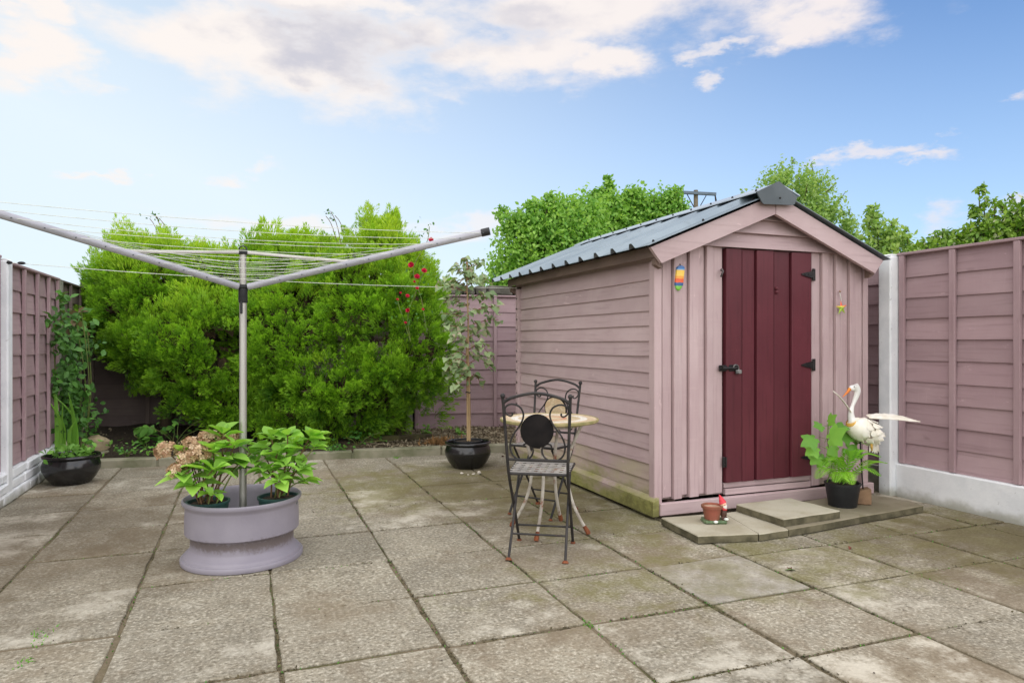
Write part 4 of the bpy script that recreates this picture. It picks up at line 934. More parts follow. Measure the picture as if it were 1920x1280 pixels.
for (x, y, d, r_, k) in ((125, 600, 7.5, 26, 46), (140, 620, 7.5, 30, 60), (115, 640, 7.5, 24, 46), (140, 660, 7.5, 26, 60), (130, 690, 7.5, 22, 50), (120, 720, 7.5, 26, 60), (135, 750, 7.5, 28, 70), (150, 780, 7.6, 34, 80), (130, 800, 7.5, 36, 80), (165, 640, 7.6, 18, 26), (105, 605, 7.4, 16, 16), (118, 555, 7.6, 9, 9)):
    d = min(7.6, -1.57/(FW.x+RT.x*(x-960)/FPX)); c = np.array(pd(x, y, d)); P.append(c+rng.normal(size=(int(k*1.6), 3))*r_/FPX*d*.52)
P = np.concatenate(P); n = len(P); P[:, 0] = np.maximum(P[:, 0], -1.63)
D = rng.normal(size=(n, 3)); D[:, 2] -= .3; U = rng.normal(size=(n, 3))*.5+np.array([.3, -.6, .7])
scatter('leaves', P-np.array(rb), D, U, rng.uniform(.04, .10, n), LEAF_V, LEAF_F, rose_l, rz_, np.stack([np.clip(.4+.35*rng.normal(size=n), 0, 1), np.where((rng.random(n) < .25) & (P[:, 2] > 1.25), .7, 0)], 1))
for k in range(5):
    b = MB(); e = Vector(P[k*40+20])-rb; b.tube(spline([(rng.normal()*.05, 0, -.03), (e.x*.5+.06*rng.normal(), e.y*.5, e.z*.5), e], 6), [.005]*12+[.003], 6); b.obj('stem', gstem_m, rz_, True)
rr2 = thing('rose_bush', 'rambling rose with red blooms threaded through the right conifer', 'rose', (1.75, 7.7, .1))
rb = Vector(rr2.location)
pet = MB()
for ring_, (k, r_, z_, tl) in enumerate(((5, .036, .0, .55), (5, .027, .008, .9), (4, .016, .014, 1.2))):
    for q in range(k):
        a = 2*PI*q/k+ring_*.5; ca_, sa_ = math.cos(a), math.sin(a); w2 = r_*.75
        V = [(0, 0, z_*.3), (ca_*r_*.6-sa_*w2, sa_*r_*.6+ca_*w2, z_+r_*.4*tl), (ca_*r_, sa_*r_, z_+r_*.75*tl), (ca_*r_*.6+sa_*w2, sa_*r_*.6-ca_*w2, z_+r_*.4*tl)]
        pet.add(V, [(0, 1, 2), (0, 2, 3)])
pet = pet.mesh('flower', red_m)
RO = [(771, 497, 1.15), (795, 508, 1.1), (782, 519, 1.1), (808, 450, 1.0), (782, 540, .7), (764, 555, .8), (745, 562, .6), (765, 582, .9), (793, 580, .55), (760, 605, .55), (777, 528, .5), (751, 549, .45)]
for x, y, s_ in RO:
    p = pd(x, y, 7.22)-rb; o = link('flower', pet, rr2); aim(o, p, (rng.normal()*.3+1, rng.normal()*.3, .4), (-.35, -.9, .35), s_*.82)
for seq in (((800, 620), (790, 560), (775, 505), (800, 455), (805, 425)), ((770, 640), (765, 590), (783, 540), (796, 505)), ((770, 640), (750, 580), (745, 560))):
    MB().tube(spline([pd(x, y, 7.30)-rb for x, y in seq], 5), .004, 6).obj('stem', gstem_m, rr2)
k = 46; idx = rng.integers(0, len(RO), k); P = np.array([np.array(pd(RO[i][0]+rng.normal()*12, RO[i][1]+rng.normal()*14, 7.28)) for i in idx])
k2 = 12; P2 = np.array([np.array(pd(800+rng.normal()*9, 432+rng.normal()*10, 7.3)) for i in range(k2)]); P = np.concatenate([P, P2]); k = len(P)
scatter('leaves', P-np.array(rb), rng.normal(size=(k, 3)), rng.normal(size=(k, 3)), rng.uniform(.025, .05, k), LEAF_V, LEAF_F, rose_l, rr2, np.stack([rng.random(k), np.zeros(k)], 1))
for (x, y, d, lab) in ((620, 400, 8.2, 'bare leaning shoot with few leaves above the middle of the conifers'), (290, 405, 8.4, 'thin leafy shoot above the top of the left conifer')):
    t = thing('rose_shoot', lab, 'shoot', tuple(pd(x+30, y+75, d))); b0 = Vector(t.location)
    for kx in (0, 8, -9):
        MB().tube(spline([(0, 0, -.3), pd(x+14+kx, y+30, d)-b0, pd(x+kx, y-4+abs(kx), d)-b0], 4), [.008]*4+[.004]*5, 5).obj('stem', stem_m, t)
    P = np.array([np.array(pd(x+rng.normal()*9, y+rng.normal()*9+4, d)-b0) for _ in range(16)])
    scatter('leaves', P, rng.normal(size=(16, 3)), rng.normal(size=(16, 3)), rng.uniform(.03, .05, 16), LEAF_V, LEAF_F, rose_l, t, np.stack([rng.random(16), np.zeros(16)], 1))
WG = 'low plants along the front of the bed'
scat_plant('bed_plant', 'small bright leafy plant left of the dried hydrangea heads', tuple(bedp(-.80, .03)), 60, .07, .12, .05, weed_m, group=WG, tint=.8)
scat_plant('bed_plant', 'clump of darker low leaves right of the sandstone rock', tuple(bedp(-1.08, .08)), 60, .08, .11, .045, weed_m, group=WG, tint=.35)
scat_plant('bed_plant', 'tall dim leafy plant under the left conifer', tuple(bedp(-.7, .42)), 50, .11, .28, .07, weed_m, group=WG, tint=.2)
scat_plant('bed_plant', 'broad pointed leaves in the shade behind the low leaves', tuple(bedp(-.98, .35)), 26, .09, .18, .12, weed_m, group=WG, tint=.4)
scat_plant('bed_plant', 'grey green weed under the right conifer near the kerb', tuple(bedp(.85, .05)), 70, .09, .09, .05, weed_m, group=WG, tint=.3)
scat_plant('bed_plant', 'pale sprig at the right foot of the right conifer', tuple(bedp(2.02, .60)), 26, .04, .15, .06, weed_m, group=WG, tint=1.0)
scat_plant('bed_plant', 'lone green seedling before the pink back fence panel', tuple(bedp(2.45, .62)), 14, .025, .10, .07, weed_m, group=WG, tint=.9)
scat_plant('bed_plant', 'tangle of dark stems and leaves beneath the right conifer', tuple(bedp(1.15, .25)), 60, .16, .12, .05, weed_m, group=WG, tint=.1)
scat_plant('bed_plant', 'leaf shoot at the top of the bare left post', (-1.64, 7.70, 1.48), 14, .03, .16, .06, weed_m, group=WG, tint=1.0)
gt = thing('grass_clump', 'orange brown dead grass clump behind the tree pot', 'grass clump', tuple(bedp(2.02, .20))); k = 260
P = rng.normal(size=(k, 3))*np.array([.08, .05, .0]); D = rng.normal(size=(k, 3))*.6+np.array([0, 0, .9]); scatter('leaves', P, D, rng.normal(size=(k, 3)), np.stack([np.full(k, .03), rng.uniform(.06, .13, k), np.full(k, .03)], 1), SL_V, SL_F, simple('dead_grass', s2l(160, 124, 80), s2l(128, 98, 62), 20, .9), gt)
def rock(name, label, loc, sx, sy, sz, mat, seedn, cat='rock', rz=0, group=None):
    Rr = random.Random(seedn); b = MB().ball((0, 0, 0), 1, 9, 6); ph = [Rr.uniform(0, 6) for _ in range(6)]
    b.v = [(p[0]*sx*(1+.18*math.sin(3*p[1]+ph[0])+.12*math.sin(5*p[2]+ph[1])), p[1]*sy*(1+.18*math.sin(3*p[2]+ph[2])), p[2]*sz*(1+.2*math.sin(3*p[0]+ph[3]))) for p in b.v]
    o = b.obj(name, mat, loc=loc, rot=(Rr.uniform(-.2, .2), Rr.uniform(-.2, .2), rz)); return tag(o, label, cat, group)
sand_m = simple('sandstone', s2l(178, 162, 130), s2l(142, 128, 100), 10, .9, bump=.5, bscale=30)
p = pd(181, 849, 6.95); rock('rock', 'angular tan sandstone rock on the bed behind the iris pot', (p.x, p.y, .16), .13, .10, .085, sand_m, 1, rz=.5)
p = pd(188, 872, 6.9); rock('rock', 'flat greenish stone under the sandstone rock', (p.x, p.y, .05), .15, .09, .045, kerb_m, 2)
def log(label, a, b_, r_): 
    b = MB().tube(spline([a, (a+b_)/2+Vector((0, 0, .01)), b_], 4), [r_, r_*1.05, r_, r_*1.08, r_*.95, r_, r_*1.02, r_*.98, r_*.9], 10); o = b.obj('log', simple('pale_dead_wood', s2l(150, 146, 138), s2l(112, 106, 98), 9, .9, bump=.4), smooth=True); return tag(o, label, 'log', 'pale logs in the shaded bed')
log('pale weathered log lying in the left corner behind the bed plants', pd(170, 822, 8.05), pd(228, 800, 8.3), .055)
log('grey log lying in deep shade under the left conifer', pd(278, 806, 8.3), pd(345, 812, 8.3), .06)
o = MB().cbox(-.42, .42, -.04, .04, 0, .07, .012).obj('timber_edging', simple('mossy_timber', s2l(86, 84, 52), s2l(58, 50, 38), 8, .95, bump=.5), loc=tuple(bedp(1.62, .42)), rot=(0, 0, -.05)); tag(o, 'short mossy timber edging lying beneath the right conifer', 'timber')

# ================================================================== WHEEL PLANTER AND HYDRANGEAS
PX_, PY_ = -.012, 4.13
wp = thing('wheel_rim_planter', 'lilac grey painted wheel rim planter holding the airer pole and two hydrangeas', 'planter', (PX_, PY_, 0))
prof = [(.265, .006), (.310, .0), (.318, .003), (.320, .010), (.320, .026), (.316, .031), (.308, .032), (.306, .036), (.305, .042), (.298, .050), (.294, .051), (.278, .070), (.272, .076), (.270, .084), (.269, .146), (.273, .152), (.292, .156), (.298, .163), (.2975, .174), (.298, .235), (.295, .295), (.298, .308), (.308, .318), (.313, .330), (.311, .340), (.303, .344), (.296, .338), (.290, .322), (.284, .30), (.283, .19), (.262, .165), (.258, .12), (.10, .115), (.0, .115)]
MB().lathe(prof, 72).obj('rim', pl_m, wp, True)
def pot(parent, name, r0, r1, h, mat, soilz, soil=potsoil, th=.006, lip=.008):
    pr = [(0, 0), (r0*.97, 0), (r0, .004), (r1-.002, h-lip*2), (r1+lip*.5, h-lip*1.8), (r1+lip*.6, h-.002), (r1, h), (r1-th, h-.002), (r1-th*1.4, soilz), (r0*.5, soilz-.001)]
    o = MB().lathe(pr, 36).obj(name, mat, parent, True)
    b = MB().lathe([(0, soilz+.012), (r1*.5, soilz+.008), (r1-th*1.2, soilz+.001)], 24); b.v = [(p[0], p[1], p[2]+random.uniform(-.004, .004)) for p in b.v]; b.obj('soil', soil, parent, True)
    return o
HL = [leaf_mesh('leaf', .128, .088, hyd_m, d_, f_, (.03, .62, 1.0, .92, .52, 0)) for d_, f_ in ((.1, .16), (.3, .2), (.45, .12), (.2, .28))]
def hydrangea(label, base, tips, heads, seedn):
    Rr = random.Random(seedn); t = thing('potted_hydrangea', label, 'potted plant', base, 0, 'hydrangeas in the wheel planter'); b0 = Vector(base)
    pot(t, 'pot', .085, .108, .195, greenplas, .175)
    for (x, y, d, s_) in tips:
        e = pd(x, y, d)-b0; s0 = Vector((Rr.uniform(-.05, .05), Rr.uniform(-.05, .05), .17)); mid = s0*.55+e*.45+Vector((Rr.uniform(-.02, .02), Rr.uniform(-.02, .02), .03)); pts = spline([s0, mid, e], 6)
        MB().tube(pts, [.0048*(1-.4*i/len(pts)) for i in range(len(pts))], 6).obj('stem', stem_m if Rr.random() < .7 else gstem_m, t, True)
        ax = (pts[-1]-pts[-3]).normalized(); ph = Rr.uniform(0, PI)
        for node, (q, cnt, sc_) in enumerate(((len(pts)-1, 4, .74), (len(pts)-2, 2, .95), (len(pts)-4, 2, 1.0), (len(pts)-6, 2, .8))):
            if node == 3 and Rr.random() < .6: continue
            if node == 2 and seedn == 6 and Rr.random() < .4: continue
            p = pts[q]; ph += PI/2
            for m_ in range(cnt):
                a = ph+m_*2*PI/cnt+Rr.uniform(-.25, .25); out = Vector((math.cos(a), math.sin(a), 0)); d = out+ax*(.95 if node == 0 else .35)+Vector((0, 0, Rr.uniform(-.15, .2)))
                o = link('leaf', Rr.choice(HL), t); aim(o, p+out*.006, d, Vector((0, 0, 1))+out*-.3+Vector((Rr.uniform(-.3, .3),)*3), s_*sc_*Rr.uniform(.85, 1.12))
    for (x, y, d, r_) in heads:
        c = pd(x, y, d)-b0; s0 = Vector((Rr.uniform(-.04, .04), Rr.uniform(-.04, .04), .17)); MB().tube(spline([s0, s0*.5+c*.5+Vector((0, 0, .05)), c], 5), .0035, 6).obj('stem', stem_m, t)
        k = 95; u = rng.normal(size=(k, 3)); u /= np.linalg.norm(u, axis=1, keepdims=True); u[:, 2] = np.where(u[:, 2] < -.5, -u[:, 2], u[:, 2]); P = np.array(c)+u*r_*rng.uniform(.78, 1.0, (k, 1))*np.array([1.08, 1.08, .85])
        V = []; F = []
        for q in range(4):
            a = q*PI/2; o_ = len(V); V += [(0, 0, 0), (math.cos(a-.6)*.7, math.sin(a-.6)*.7, .16), (math.cos(a), math.sin(a), .1+.2*(q % 2)), (math.cos(a+.6)*.7, math.sin(a+.6)*.7, .16)]; F += [(o_, o_+1, o_+2), (o_, o_+2, o_+3)]
        dirs = np.cross(u, rng.normal(size=(k, 3))); scatter('flower_head', P, dirs, u+rng.normal(size=(k, 3))*.35, rng.uniform(.013, .021, k), V, F, dried_m, t, np.stack([rng.random(k), np.where(rng.random(k) < .25, .7, 0)], 1))
    return t
pa = pd(390, 945, 3.74); pb = pd(522, 935, 3.86)
hydrangea('left hydrangea in a green pot with tan dried flower heads', (pa.x, pa.y, .145),
          [(352, 850, 3.72, 1.0), (372, 872, 3.66, 1.1), (345, 888, 3.62, 1.1), (418, 812, 3.75, 1.0), (400, 845, 3.68, 1.05), (440, 835, 3.74, 1.0), (448, 868, 3.80, .95), (470, 850, 3.82, .9), (400, 880, 3.60, 1.1), (362, 908, 3.58, 1.0), (425, 862, 3.9, 1.0), (402, 925, 3.58, .7)],
          [(312, 845, 3.72, .058), (362, 836, 3.72, .06), (392, 824, 3.78, .062), (352, 860, 3.66, .055), (333, 884, 3.62, .05), (436, 826, 3.86, .052), (378, 850, 3.64, .05)], 4)
hydrangea('right hydrangea in a green pot without flowers', (pb.x, pb.y, .145),
          [(508, 818, 3.84, 1.0), (520, 850, 3.8, .9), (545, 852, 3.86, 1.0), (582, 818, 3.86, 1.0), (590, 838, 3.84, .8), (565, 878, 3.82, 1.0), (480, 862, 3.84, .85), (572, 900, 3.88, .8), (550, 830, 3.95, .9), (500, 880, 3.78, .95), (540, 815, 3.84, .85), (592, 820, 3.9, .95), (525, 900, 3.7, .8), (488, 838, 3.92, .85), (535, 872, 3.74, .7)], [], 6)

# ================================================================== ROTARY AIRER AND LINE
ai = thing('rotary_airer', 'rotary clothes airer on a metal pole standing in the wheel planter', 'clothes airer', (PX_, PY_, 0))
MB().tube([(0, 0, .118), (0, 0, 1.46)], .0195, 16).obj('pole', alu, ai, True)
MB().tube([(0, 0, 1.46), (0, 0, 1.70)], .0175, 16).obj('upper_pole', alu, ai, True)
MB().lathe([(0, 1.415), (.022, 1.415), (.0245, 1.42), (.0245, 1.495), (.03, 1.50), (.03, 1.515), (.018, 1.517), (.0, 1.517)], 20).obj('hub', black, ai, True)
b = MB().cbox(-.006, .006, -.030, -.019, 1.355, 1.42, .002); b.obj('release_catch', black, ai, rot=(0, 0, R(-YAW)))
hb = MB().lathe([(0, 1.685), (.024, 1.685), (.028, 1.69), (.028, 1.703), (.022, 1.712), (0, 1.714)], 20); hb.obj('top_cap', black, ai, True)
b = MB().tube([Vector((.022*math.cos(a), 0, 1.712+.020*math.sin(a))) for a in [PI*i/10 for i in range(11)]], .0035, 8); b.obj('hanging_loop', black, ai, True, rot=(0, 0, R(-YAW)))
rise = lambda r_: 1.505+.213*(r_-.03)
TIP = 1.385; ANG = [-5.5, 112, 233.5]; AD = []
for a in ANG:
    d = RT*math.cos(R(a))+FW*math.sin(R(a)); AD.append(d)
    P0, P1 = d*.03+Vector((0, 0, rise(.03))), d*(TIP-.03)+Vector((0, 0, rise(TIP-.03)))
    arm = MB().tube([P0, P1], .0185, 12, flat=.72).obj('arm', arm_m, ai, True)
    MB().tube([P1-(P1-P0).normalized()*.012, P1+(P1-P0).normalized()*.034], .0215, 12, flat=.78).obj('end_cap', black, arm, True)
    s1 = d*.62+Vector((0, 0, rise(.62)+.006)); s0 = d*.022+Vector((0, 0, 1.695)); MB().tube([s0, s1], .0088, 8, flat=.6).obj('strut', strut_m, ai, True)
    b = MB()
    for q in range(10):
        r_ = .22+q*(TIP-.25)/9; c = d*r_+Vector((0, 0, rise(r_)-.004)); sd_ = d.cross(Vector((0, 0, 1)))
        b.tube([c-sd_*.0185, c+sd_*.0185], .0028, 6)
    stuffpart(b.obj('line_eyelet', slate_m, arm))
for q in range(10):
    r_ = .22+q*(TIP-.25)/9; b = MB()
    for i in range(3):
        a, c = AD[i]*r_+Vector((0, 0, rise(r_)-.004)), AD[(i+1) % 3]*r_+Vector((0, 0, rise(r_)-.004)); pts = [a.lerp(c, k/8)-Vector((0, 0, .035*r_*(1-(2*k/8-1)**2)*(.4+.6*((q*7+i*5) % 10)/10))) for k in range(9)]
        b.tube(pts, .0014, 5)
    b.obj('washing_line', line_m, ai)
A_, B_ = Vector((-1.655, 6.10, 1.785)), Vector((2.572, 6.50, 1.742))
cl_ = thing('clothes_line', 'single wire clothes line from the left white post to the shed', 'clothes line', tuple(A_))
MB().tube([(B_-A_)*(k/24)-Vector((0, 0, .045*(1-(2*k/24-1)**2))) for k in range(25)], .0026, 6).obj('wire', line_m, cl_)
for hx in (.02, .10): MB().ball((hx, .004, -.002), .012, 8, 6, (2.2, 1, 1)).obj('hook', iron, cl_, True)

# ================================================================== POTS ON THE PATIO
def bowl(name, label, x, y, s, cat='plant pot'):
    t = thing(name, label, cat, (x, y, 0), 0, 'black glazed bowl pots')
    pr = [(0, .0), (.125, 0), (.135, .006), (.175, .055), (.205, .115), (.207, .150), (.195, .190), (.188, .202), (.200, .212), (.208, .222), (.205, .232), (.195, .236), (.185, .228), (.180, .20), (.185, .17), (.10, .165), (0, .165)]
    MB().lathe([(r_*s, z_*s) for r_, z_ in pr], 56).obj('bowl', glaze, t, True); return t
bowl('bowl_pot', 'black glazed bowl pot holding the slim variegated tree', 1.985, 6.30, 1.06)
bowl('bowl_pot', 'black glazed bowl pot of iris leaves beside the left fence', -1.375, 6.80, 1.05)
for k, (x, y, s_) in enumerate(((866, 889, .014), (878, 891, .009), (888, 890, .011), (898, 888, .017))):
    p = pg(x, y); rock('pebble', ['round white pebble, leftmost of four at the foot of the tree pot', 'smallest white pebble at the foot of the tree pot', 'grey white pebble between the small and the large pebble at the tree pot', 'largest pale pebble at the foot of the tree pot'][k], (p.x, p.y, s_*.7), s_*1.2, s_, s_*.8, simple('white_pebble', s2l(214, 208, 196), s2l(180, 172, 158), 30, .7), 30+k, 'pebble', group='pebbles at the tree pot')
# slim tree in a nursery pot
tb = Vector((1.985, 6.30, .155)); tr = thing('potted_tree', 'slim staked tree with pink tinged variegated leaves in the black bowl', 'potted tree', tuple(tb))
pot(tr, 'nursery_pot', .10, .135, .105, black, .085)
cane = spline([(0, 0, .05), (-.003, 0, .5), (-.010, .0, 1.0), (-.012, 0, 1.08)], 5); MB().tube(cane, .011, 8).obj('cane', bamboo_m, tr, True)
stem = spline([(.015, -.01, .05), (.012, -.015, .45), (.0, -.012, .9), (.004, 0, 1.25), (-.01, 0, 1.62), (-.004, 0, 1.80)], 6); MB().tube(stem, [.012*(1-.6*i/len(stem)) for i in range(len(stem))], 8).obj('stem', bamboo_m, tr, True)
MB().tube([(.022*math.cos(a)+.0, .022*math.sin(a)-.008, .56+.004*math.sin(2*a)) for a in [2*PI*i/14 for i in range(14)]], .005, 6, closed=True).obj('tie', black, tr)
VL = [leaf_mesh('leaf', .085, .072, var_m, d_, f_, (.06, .85, 1.0, .72, .36, 0)) for d_, f_ in ((.25, .15), (.5, .1), (.35, .3))]
Rr = random.Random(5)
br = [(.80, 200, .22), (.86, 20, .26), (.92, 160, .2), (.96, 330, .24), (1.02, 240, .2), (1.08, 40, .26), (1.14, 180, .2), (1.20, 10, .30), (1.26, 200, .24), (1.32, 350, .28), (1.38, 150, .26), (1.44, 30, .30), (1.48, 210, .28), (1.54, 330, .24), (1.58, 170, .22), (1.62, 60, .20), (1.68, 220, .16), (1.72, 0, .14), (1.76, 120, .08), (.72, 190, .20), (.66, 215, .19), (.70, 40, .16)]
for z_, a, ln in br:
    a = R(a)+Rr.uniform(-.3, .3); i = min(range(len(stem)), key=lambda k_: abs(stem[k_].z-z_)); s0 = stem[i]; d = RT*math.cos(a)+FW*math.sin(a)
    dz = -.1 if z_ < 1.0 else .10
    pts = spline([s0, s0+d*ln*.5+Vector((0, 0, .05)), s0+d*ln+Vector((0, 0, dz*.6))], 5); MB().tube(pts, [.0042*(1-.5*k_/len(pts)) for k_ in range(len(pts))], 5).obj('branch', redstem_m, tr, True)
    for k_ in range(1, len(pts)):
        for sgn in (-1, 1):
            if Rr.random() < .12: continue
            side = d.cross(Vector((0, 0, 1)))*sgn; o = link('leaf', Rr.choice(VL), tr); aim(o, pts[k_]+Vector((0, 0, Rr.uniform(-.03, .05))), side*Rr.uniform(.2, 1)+d*Rr.uniform(.1, .9)+Vector((Rr.uniform(-.5, .5), Rr.uniform(-.5, .5), Rr.uniform(-.9, .35))), Vector((0, 0, 1))-FW*.5+Vector((Rr.uniform(-.5, .5), Rr.uniform(-.5, .5), 0)), Rr.uniform(.6, 1.15))
# iris leaves
ib = Vector((-1.375, 6.80, .17)); ir = thing('iris_plant', 'upright iris leaves growing in the left black bowl pot', 'plant', tuple(ib))
MB().lathe([(0, .03), (.10, .025), (.19, .012)], 24).obj('soil', potsoil, ir, True)
for (x0, y0, x1, y1, bend) in ((112, 850, 84, 742, 14), (118, 855, 118, 755, -2), (128, 850, 100, 740, 26), (136, 850, 128, 735, 6), (140, 852, 130, 752, 4), (108, 850, 99, 690, 2), (120, 850, 106, 770, 8), (132, 852, 140, 790, -6), (145, 850, 132, 760, 4)):
    P0 = pd(x0, y0, 6.35)-ib; P1 = pd(x1, y1, 6.3+random.uniform(-.1, .1))-ib; mid = (P0+P1)/2+RT*(bend/FPX*6.3)+Vector((0, 0, .04)); pts = spline([P0, mid, P1], 6); V = []; F = []; sd_ = (RT*.9+FW*random.uniform(-.5, .5)).normalized()
    for i, p in enumerate(pts):
        t = i/(len(pts)-1); wv = .019*(1-t**2.2)+.001; V += [p-sd_*wv, p+FW*-.004, p+sd_*wv]
    for i in range(len(pts)-1): F += [(i*3, i*3+1, i*3+4, i*3+3), (i*3+1, i*3+2, i*3+5, i*3+4)]
    MB().add(V, F).obj('blade', iris_m, ir, True)
k = 150; P = rng.normal(size=(k, 3))*np.array([.09, .07, .04])+np.array([.03, -.02, .09]); P[:, 2] = np.abs(P[:, 2]); scatter('leaves', P, rng.normal(size=(k, 3))+np.array([0, 0, .4]), rng.normal(size=(k, 3)), rng.uniform(.03, .07, k), LEAF_V, LEAF_F, weed_m, ir, np.stack([np.clip(.7+.2*rng.normal(size=k), 0, 1), np.zeros(k)], 1))

# ================================================================== BISTRO SET
tbx, tby = 1.797, 3.99
bt = thing('bistro_table', 'round mosaic bistro table on four curved rusty white legs', 'table', (tbx, tby, 0))
MB().lathe([(0, .006), (.300, .006), (.302, 0), (0, 0)], 64).obj('tabletop', mos, bt, loc=(0, 0, .708))
MB().lathe([(.294, .698), (.304, .694), (.312, .700), (.312, .713), (.304, .7165), (.301, .7125), (.294, .706)], 64, closed=True).obj('rim', rim_m, bt, True)
MB().lathe([(.0, .697), (.292, .697), (.292, .7055), (0, .7055)], 48).obj('underside', leg_m, bt)
for a in (51, 141, 231, 321):
    a = R(a-3); f = lambda r_, z_: (r_*math.cos(a), r_*math.sin(a), z_)
    lg = MB().tube(spline([f(.215, .69), f(.175, .60), f(.135, .50), f(.117, .40), f(.125, .30), f(.155, .19), f(.205, .09), f(.25, .022)], 4), .0105, 8).obj('leg', leg_m, bt, True)
    MB().tube([f(.228, .052), f(.252, .018), f(.257, .006)], [.0125, .016, .014], 8).obj('foot', rust_m, lg, True)
MB().tube([(.117*math.cos(2*PI*i/32), .117*math.sin(2*PI*i/32), .40) for i in range(32)], .008, 8, closed=True).obj('ring_brace', rust_m, bt, True)
MB().tube([(.19*math.cos(2*PI*i/40), .19*math.sin(2*PI*i/40), .672) for i in range(40)], .006, 8, closed=True).obj('ring_brace', leg_m, bt, True)
zS = lambda Y: .712-(Y-408)*.000912; xS = lambda X: (X-352)*.000912
def back_y_at(z_): return -.21+(.89-z_)*(.07/.42) if z_ > .47 else -.14+(.47-z_)*(.33/.47)
def bistro_chair(label, loc, rz, disc_mat_front):
    c = thing('bistro_chair', label, 'chair', loc, rz, 'folding wrought iron bistro chairs')
    q = lambda x_, z_: Vector((x_, back_y_at(z_), z_))
    hwz = lambda z_: .165+(.02*(z_-.47)/.42 if z_ > .47 else 0)
    for s_ in (-1, 1):
        up_ = MB().tube(spline([(s_*hwz(.89), -.21, .895), (s_*hwz(.68), -.175, .68), (s_*.165, -.14, .47), (s_*.163, .02, .25), (s_*.162, .19, .012)], 5), .0085, 8).obj('upright', chair_m, c, True)
        MB().ball((s_*hwz(.89), -.21, .903), .014, 10, 7).obj('finial', chair_m, up_, True)
        MB().tube([(s_*.162, .188, .014), (s_*.162, .192, .002)], [.010, .016], 8).obj('foot', rust_m, up_, True)
        lg = MB().tube([(s_*.150, .15, .465), (s_*.152, -.02, .24), (s_*.156, -.19, .012)], .0075, 8).obj('leg', chair_m, c, True)
        MB().tube([(s_*.156, -.188, .016), (s_*.156, -.193, .002)], [.011, .020], 8).obj('foot', rust_m, lg, True)
        pts = [(198, 318), (193, 298), (200, 285), (183, 305), (170, 290), (165, 265), (190, 250), (222, 250), (255, 268), (272, 305), (265, 345), (240, 390), (210, 430), (190, 475), (186, 520), (200, 560), (235, 588), (275, 590), (310, 570), (325, 535), (318, 505), (295, 488), (272, 492), (266, 505)]
        pts = [(190, 316), (205, 305), (196, 296), (180, 316), (163, 296), (164, 268), (190, 250), (222, 250), (255, 268), (272, 305), (265, 345), (240, 390), (210, 430), (190, 475), (186, 520), (200, 560), (235, 588), (275, 590), (310, 570), (325, 535), (318, 505), (295, 488), (272, 492), (266, 507)]
        sc_ = [q(-s_*xS(X) if s_ > 0 else xS(X), zS(Y)) for X, Y in pts[3:]]
        MB().tube(spline(sc_, 4), .0052, 6).obj('scroll', chair_m, c, True)
        sp_ = [q(-s_*xS(X) if s_ > 0 else xS(X), zS(Y)) for X, Y in ((180, 316), (196, 320), (206, 310), (202, 300))]
        MB().tube(spline(sp_, 4), .0052, 6).obj('scroll', chair_m, c, True)
    MB().tube(spline([q(-.182, .865), q(-.13, .895), q(0, .920), q(.13, .895), q(.182, .865)], 6), .0085, 8).obj('arch', chair_m, c, True)
    MB().tube([q(-.165, .548), q(.165, .548)], .0075, 8).obj('back_rail', chair_m, c, True)
    zc = .712; n_ = Vector((0, -1, -.17)).normalized(); 
    dsk = MB().lathe([(0, -.006), (.086, -.006), (.092, -.003), (.092, .003), (.086, .006), (0, .006)], 32); d = dsk.obj('back_disc', matte, c, True, loc=(0, back_y_at(zc), zc), rot=(R(90-9.5), 0, 0))
    MB().lathe([(0, -.0085), (.083, -.0085), (.083, -.0065), (0, -.0065)], 32).obj('mosaic_face', mos, d)
    # woven strip seat
    fr = [(-.165, -.135, .466), (.165, -.135, .466), (.175, .16, .478), (-.175, .16, .478)]
    MB().tube(fr, .0085, 6, closed=True).obj('seat_frame', chair_m, c)
    for i in range(7):
        t = (i+.5)/7; x_ = -.165+.33*t; MB().box(x_-.012, x_+.012, -.135, .16, -.002, .0015).obj('seat_strip', seat_m, c, loc=(0, 0, .4735), rot=(R(2.3), 0, 0))
    for i in range(6):
        y_ = -.135+.295*(i+.5)/6; MB().box(-.17, .17, y_-.011, y_+.011, .0025, .0055).obj('seat_strip', seat_m, c, loc=(0, 0, .4735), rot=(R(2.3), 0, 0))
    MB().tube([(-.157, -.105, .125), (.157, -.105, .125)], .006, 6).obj('stretcher', chair_m, c); MB().tube([(-.164, .112, .118), (.164, .112, .118)], .006, 6).obj('stretcher', chair_m, c)
    return c
bistro_chair('black folding bistro chair with its back to the camera before the table', (1.580, 3.615, 0), math.atan2(-.52, .85), None)
bistro_chair('black folding bistro chair behind the table facing the camera', (1.96, 4.45, 0), math.atan2(.80, -.60), None)

# ================================================================== GNOME POT, FERN, MAPLE, CRANE
gp = thing('gnome_pot', 'tiny terracotta pot with a red hatted garden gnome leaning on it', 'garden ornament', (2.775, 3.625, .052), R(-YAW))
gm = lambda n_, a, b_: simple(n_, s2l(*a), s2l(*b_), 40, .5)
b = MB().cbox(-.068, .075, -.055, .055, 0, .022, .008); b.v = [(p[0]+random.uniform(-.004, .004), p[1]+random.uniform(-.004, .004), p[2]+random.uniform(-.003, .003)) for p in b.v]; b.obj('base', gm('moss_green_glaze', (72, 96, 62), (98, 116, 82)), gp)
MB().lathe([(0, .02), (.046, .02), (.058, .090), (.066, .092), (.068, .108), (.062, .112), (.056, .106), (.054, .098), (0, .096)], 28, (-.008, 0, 0)).obj('pot', terracotta, gp, True)
MB().lathe([(0, .103), (.03, .102), (.054, .099)], 18, (-.008, 0, 0)).obj('soil', gm('dry_soil', (196, 172, 146), (160, 132, 108)), gp)
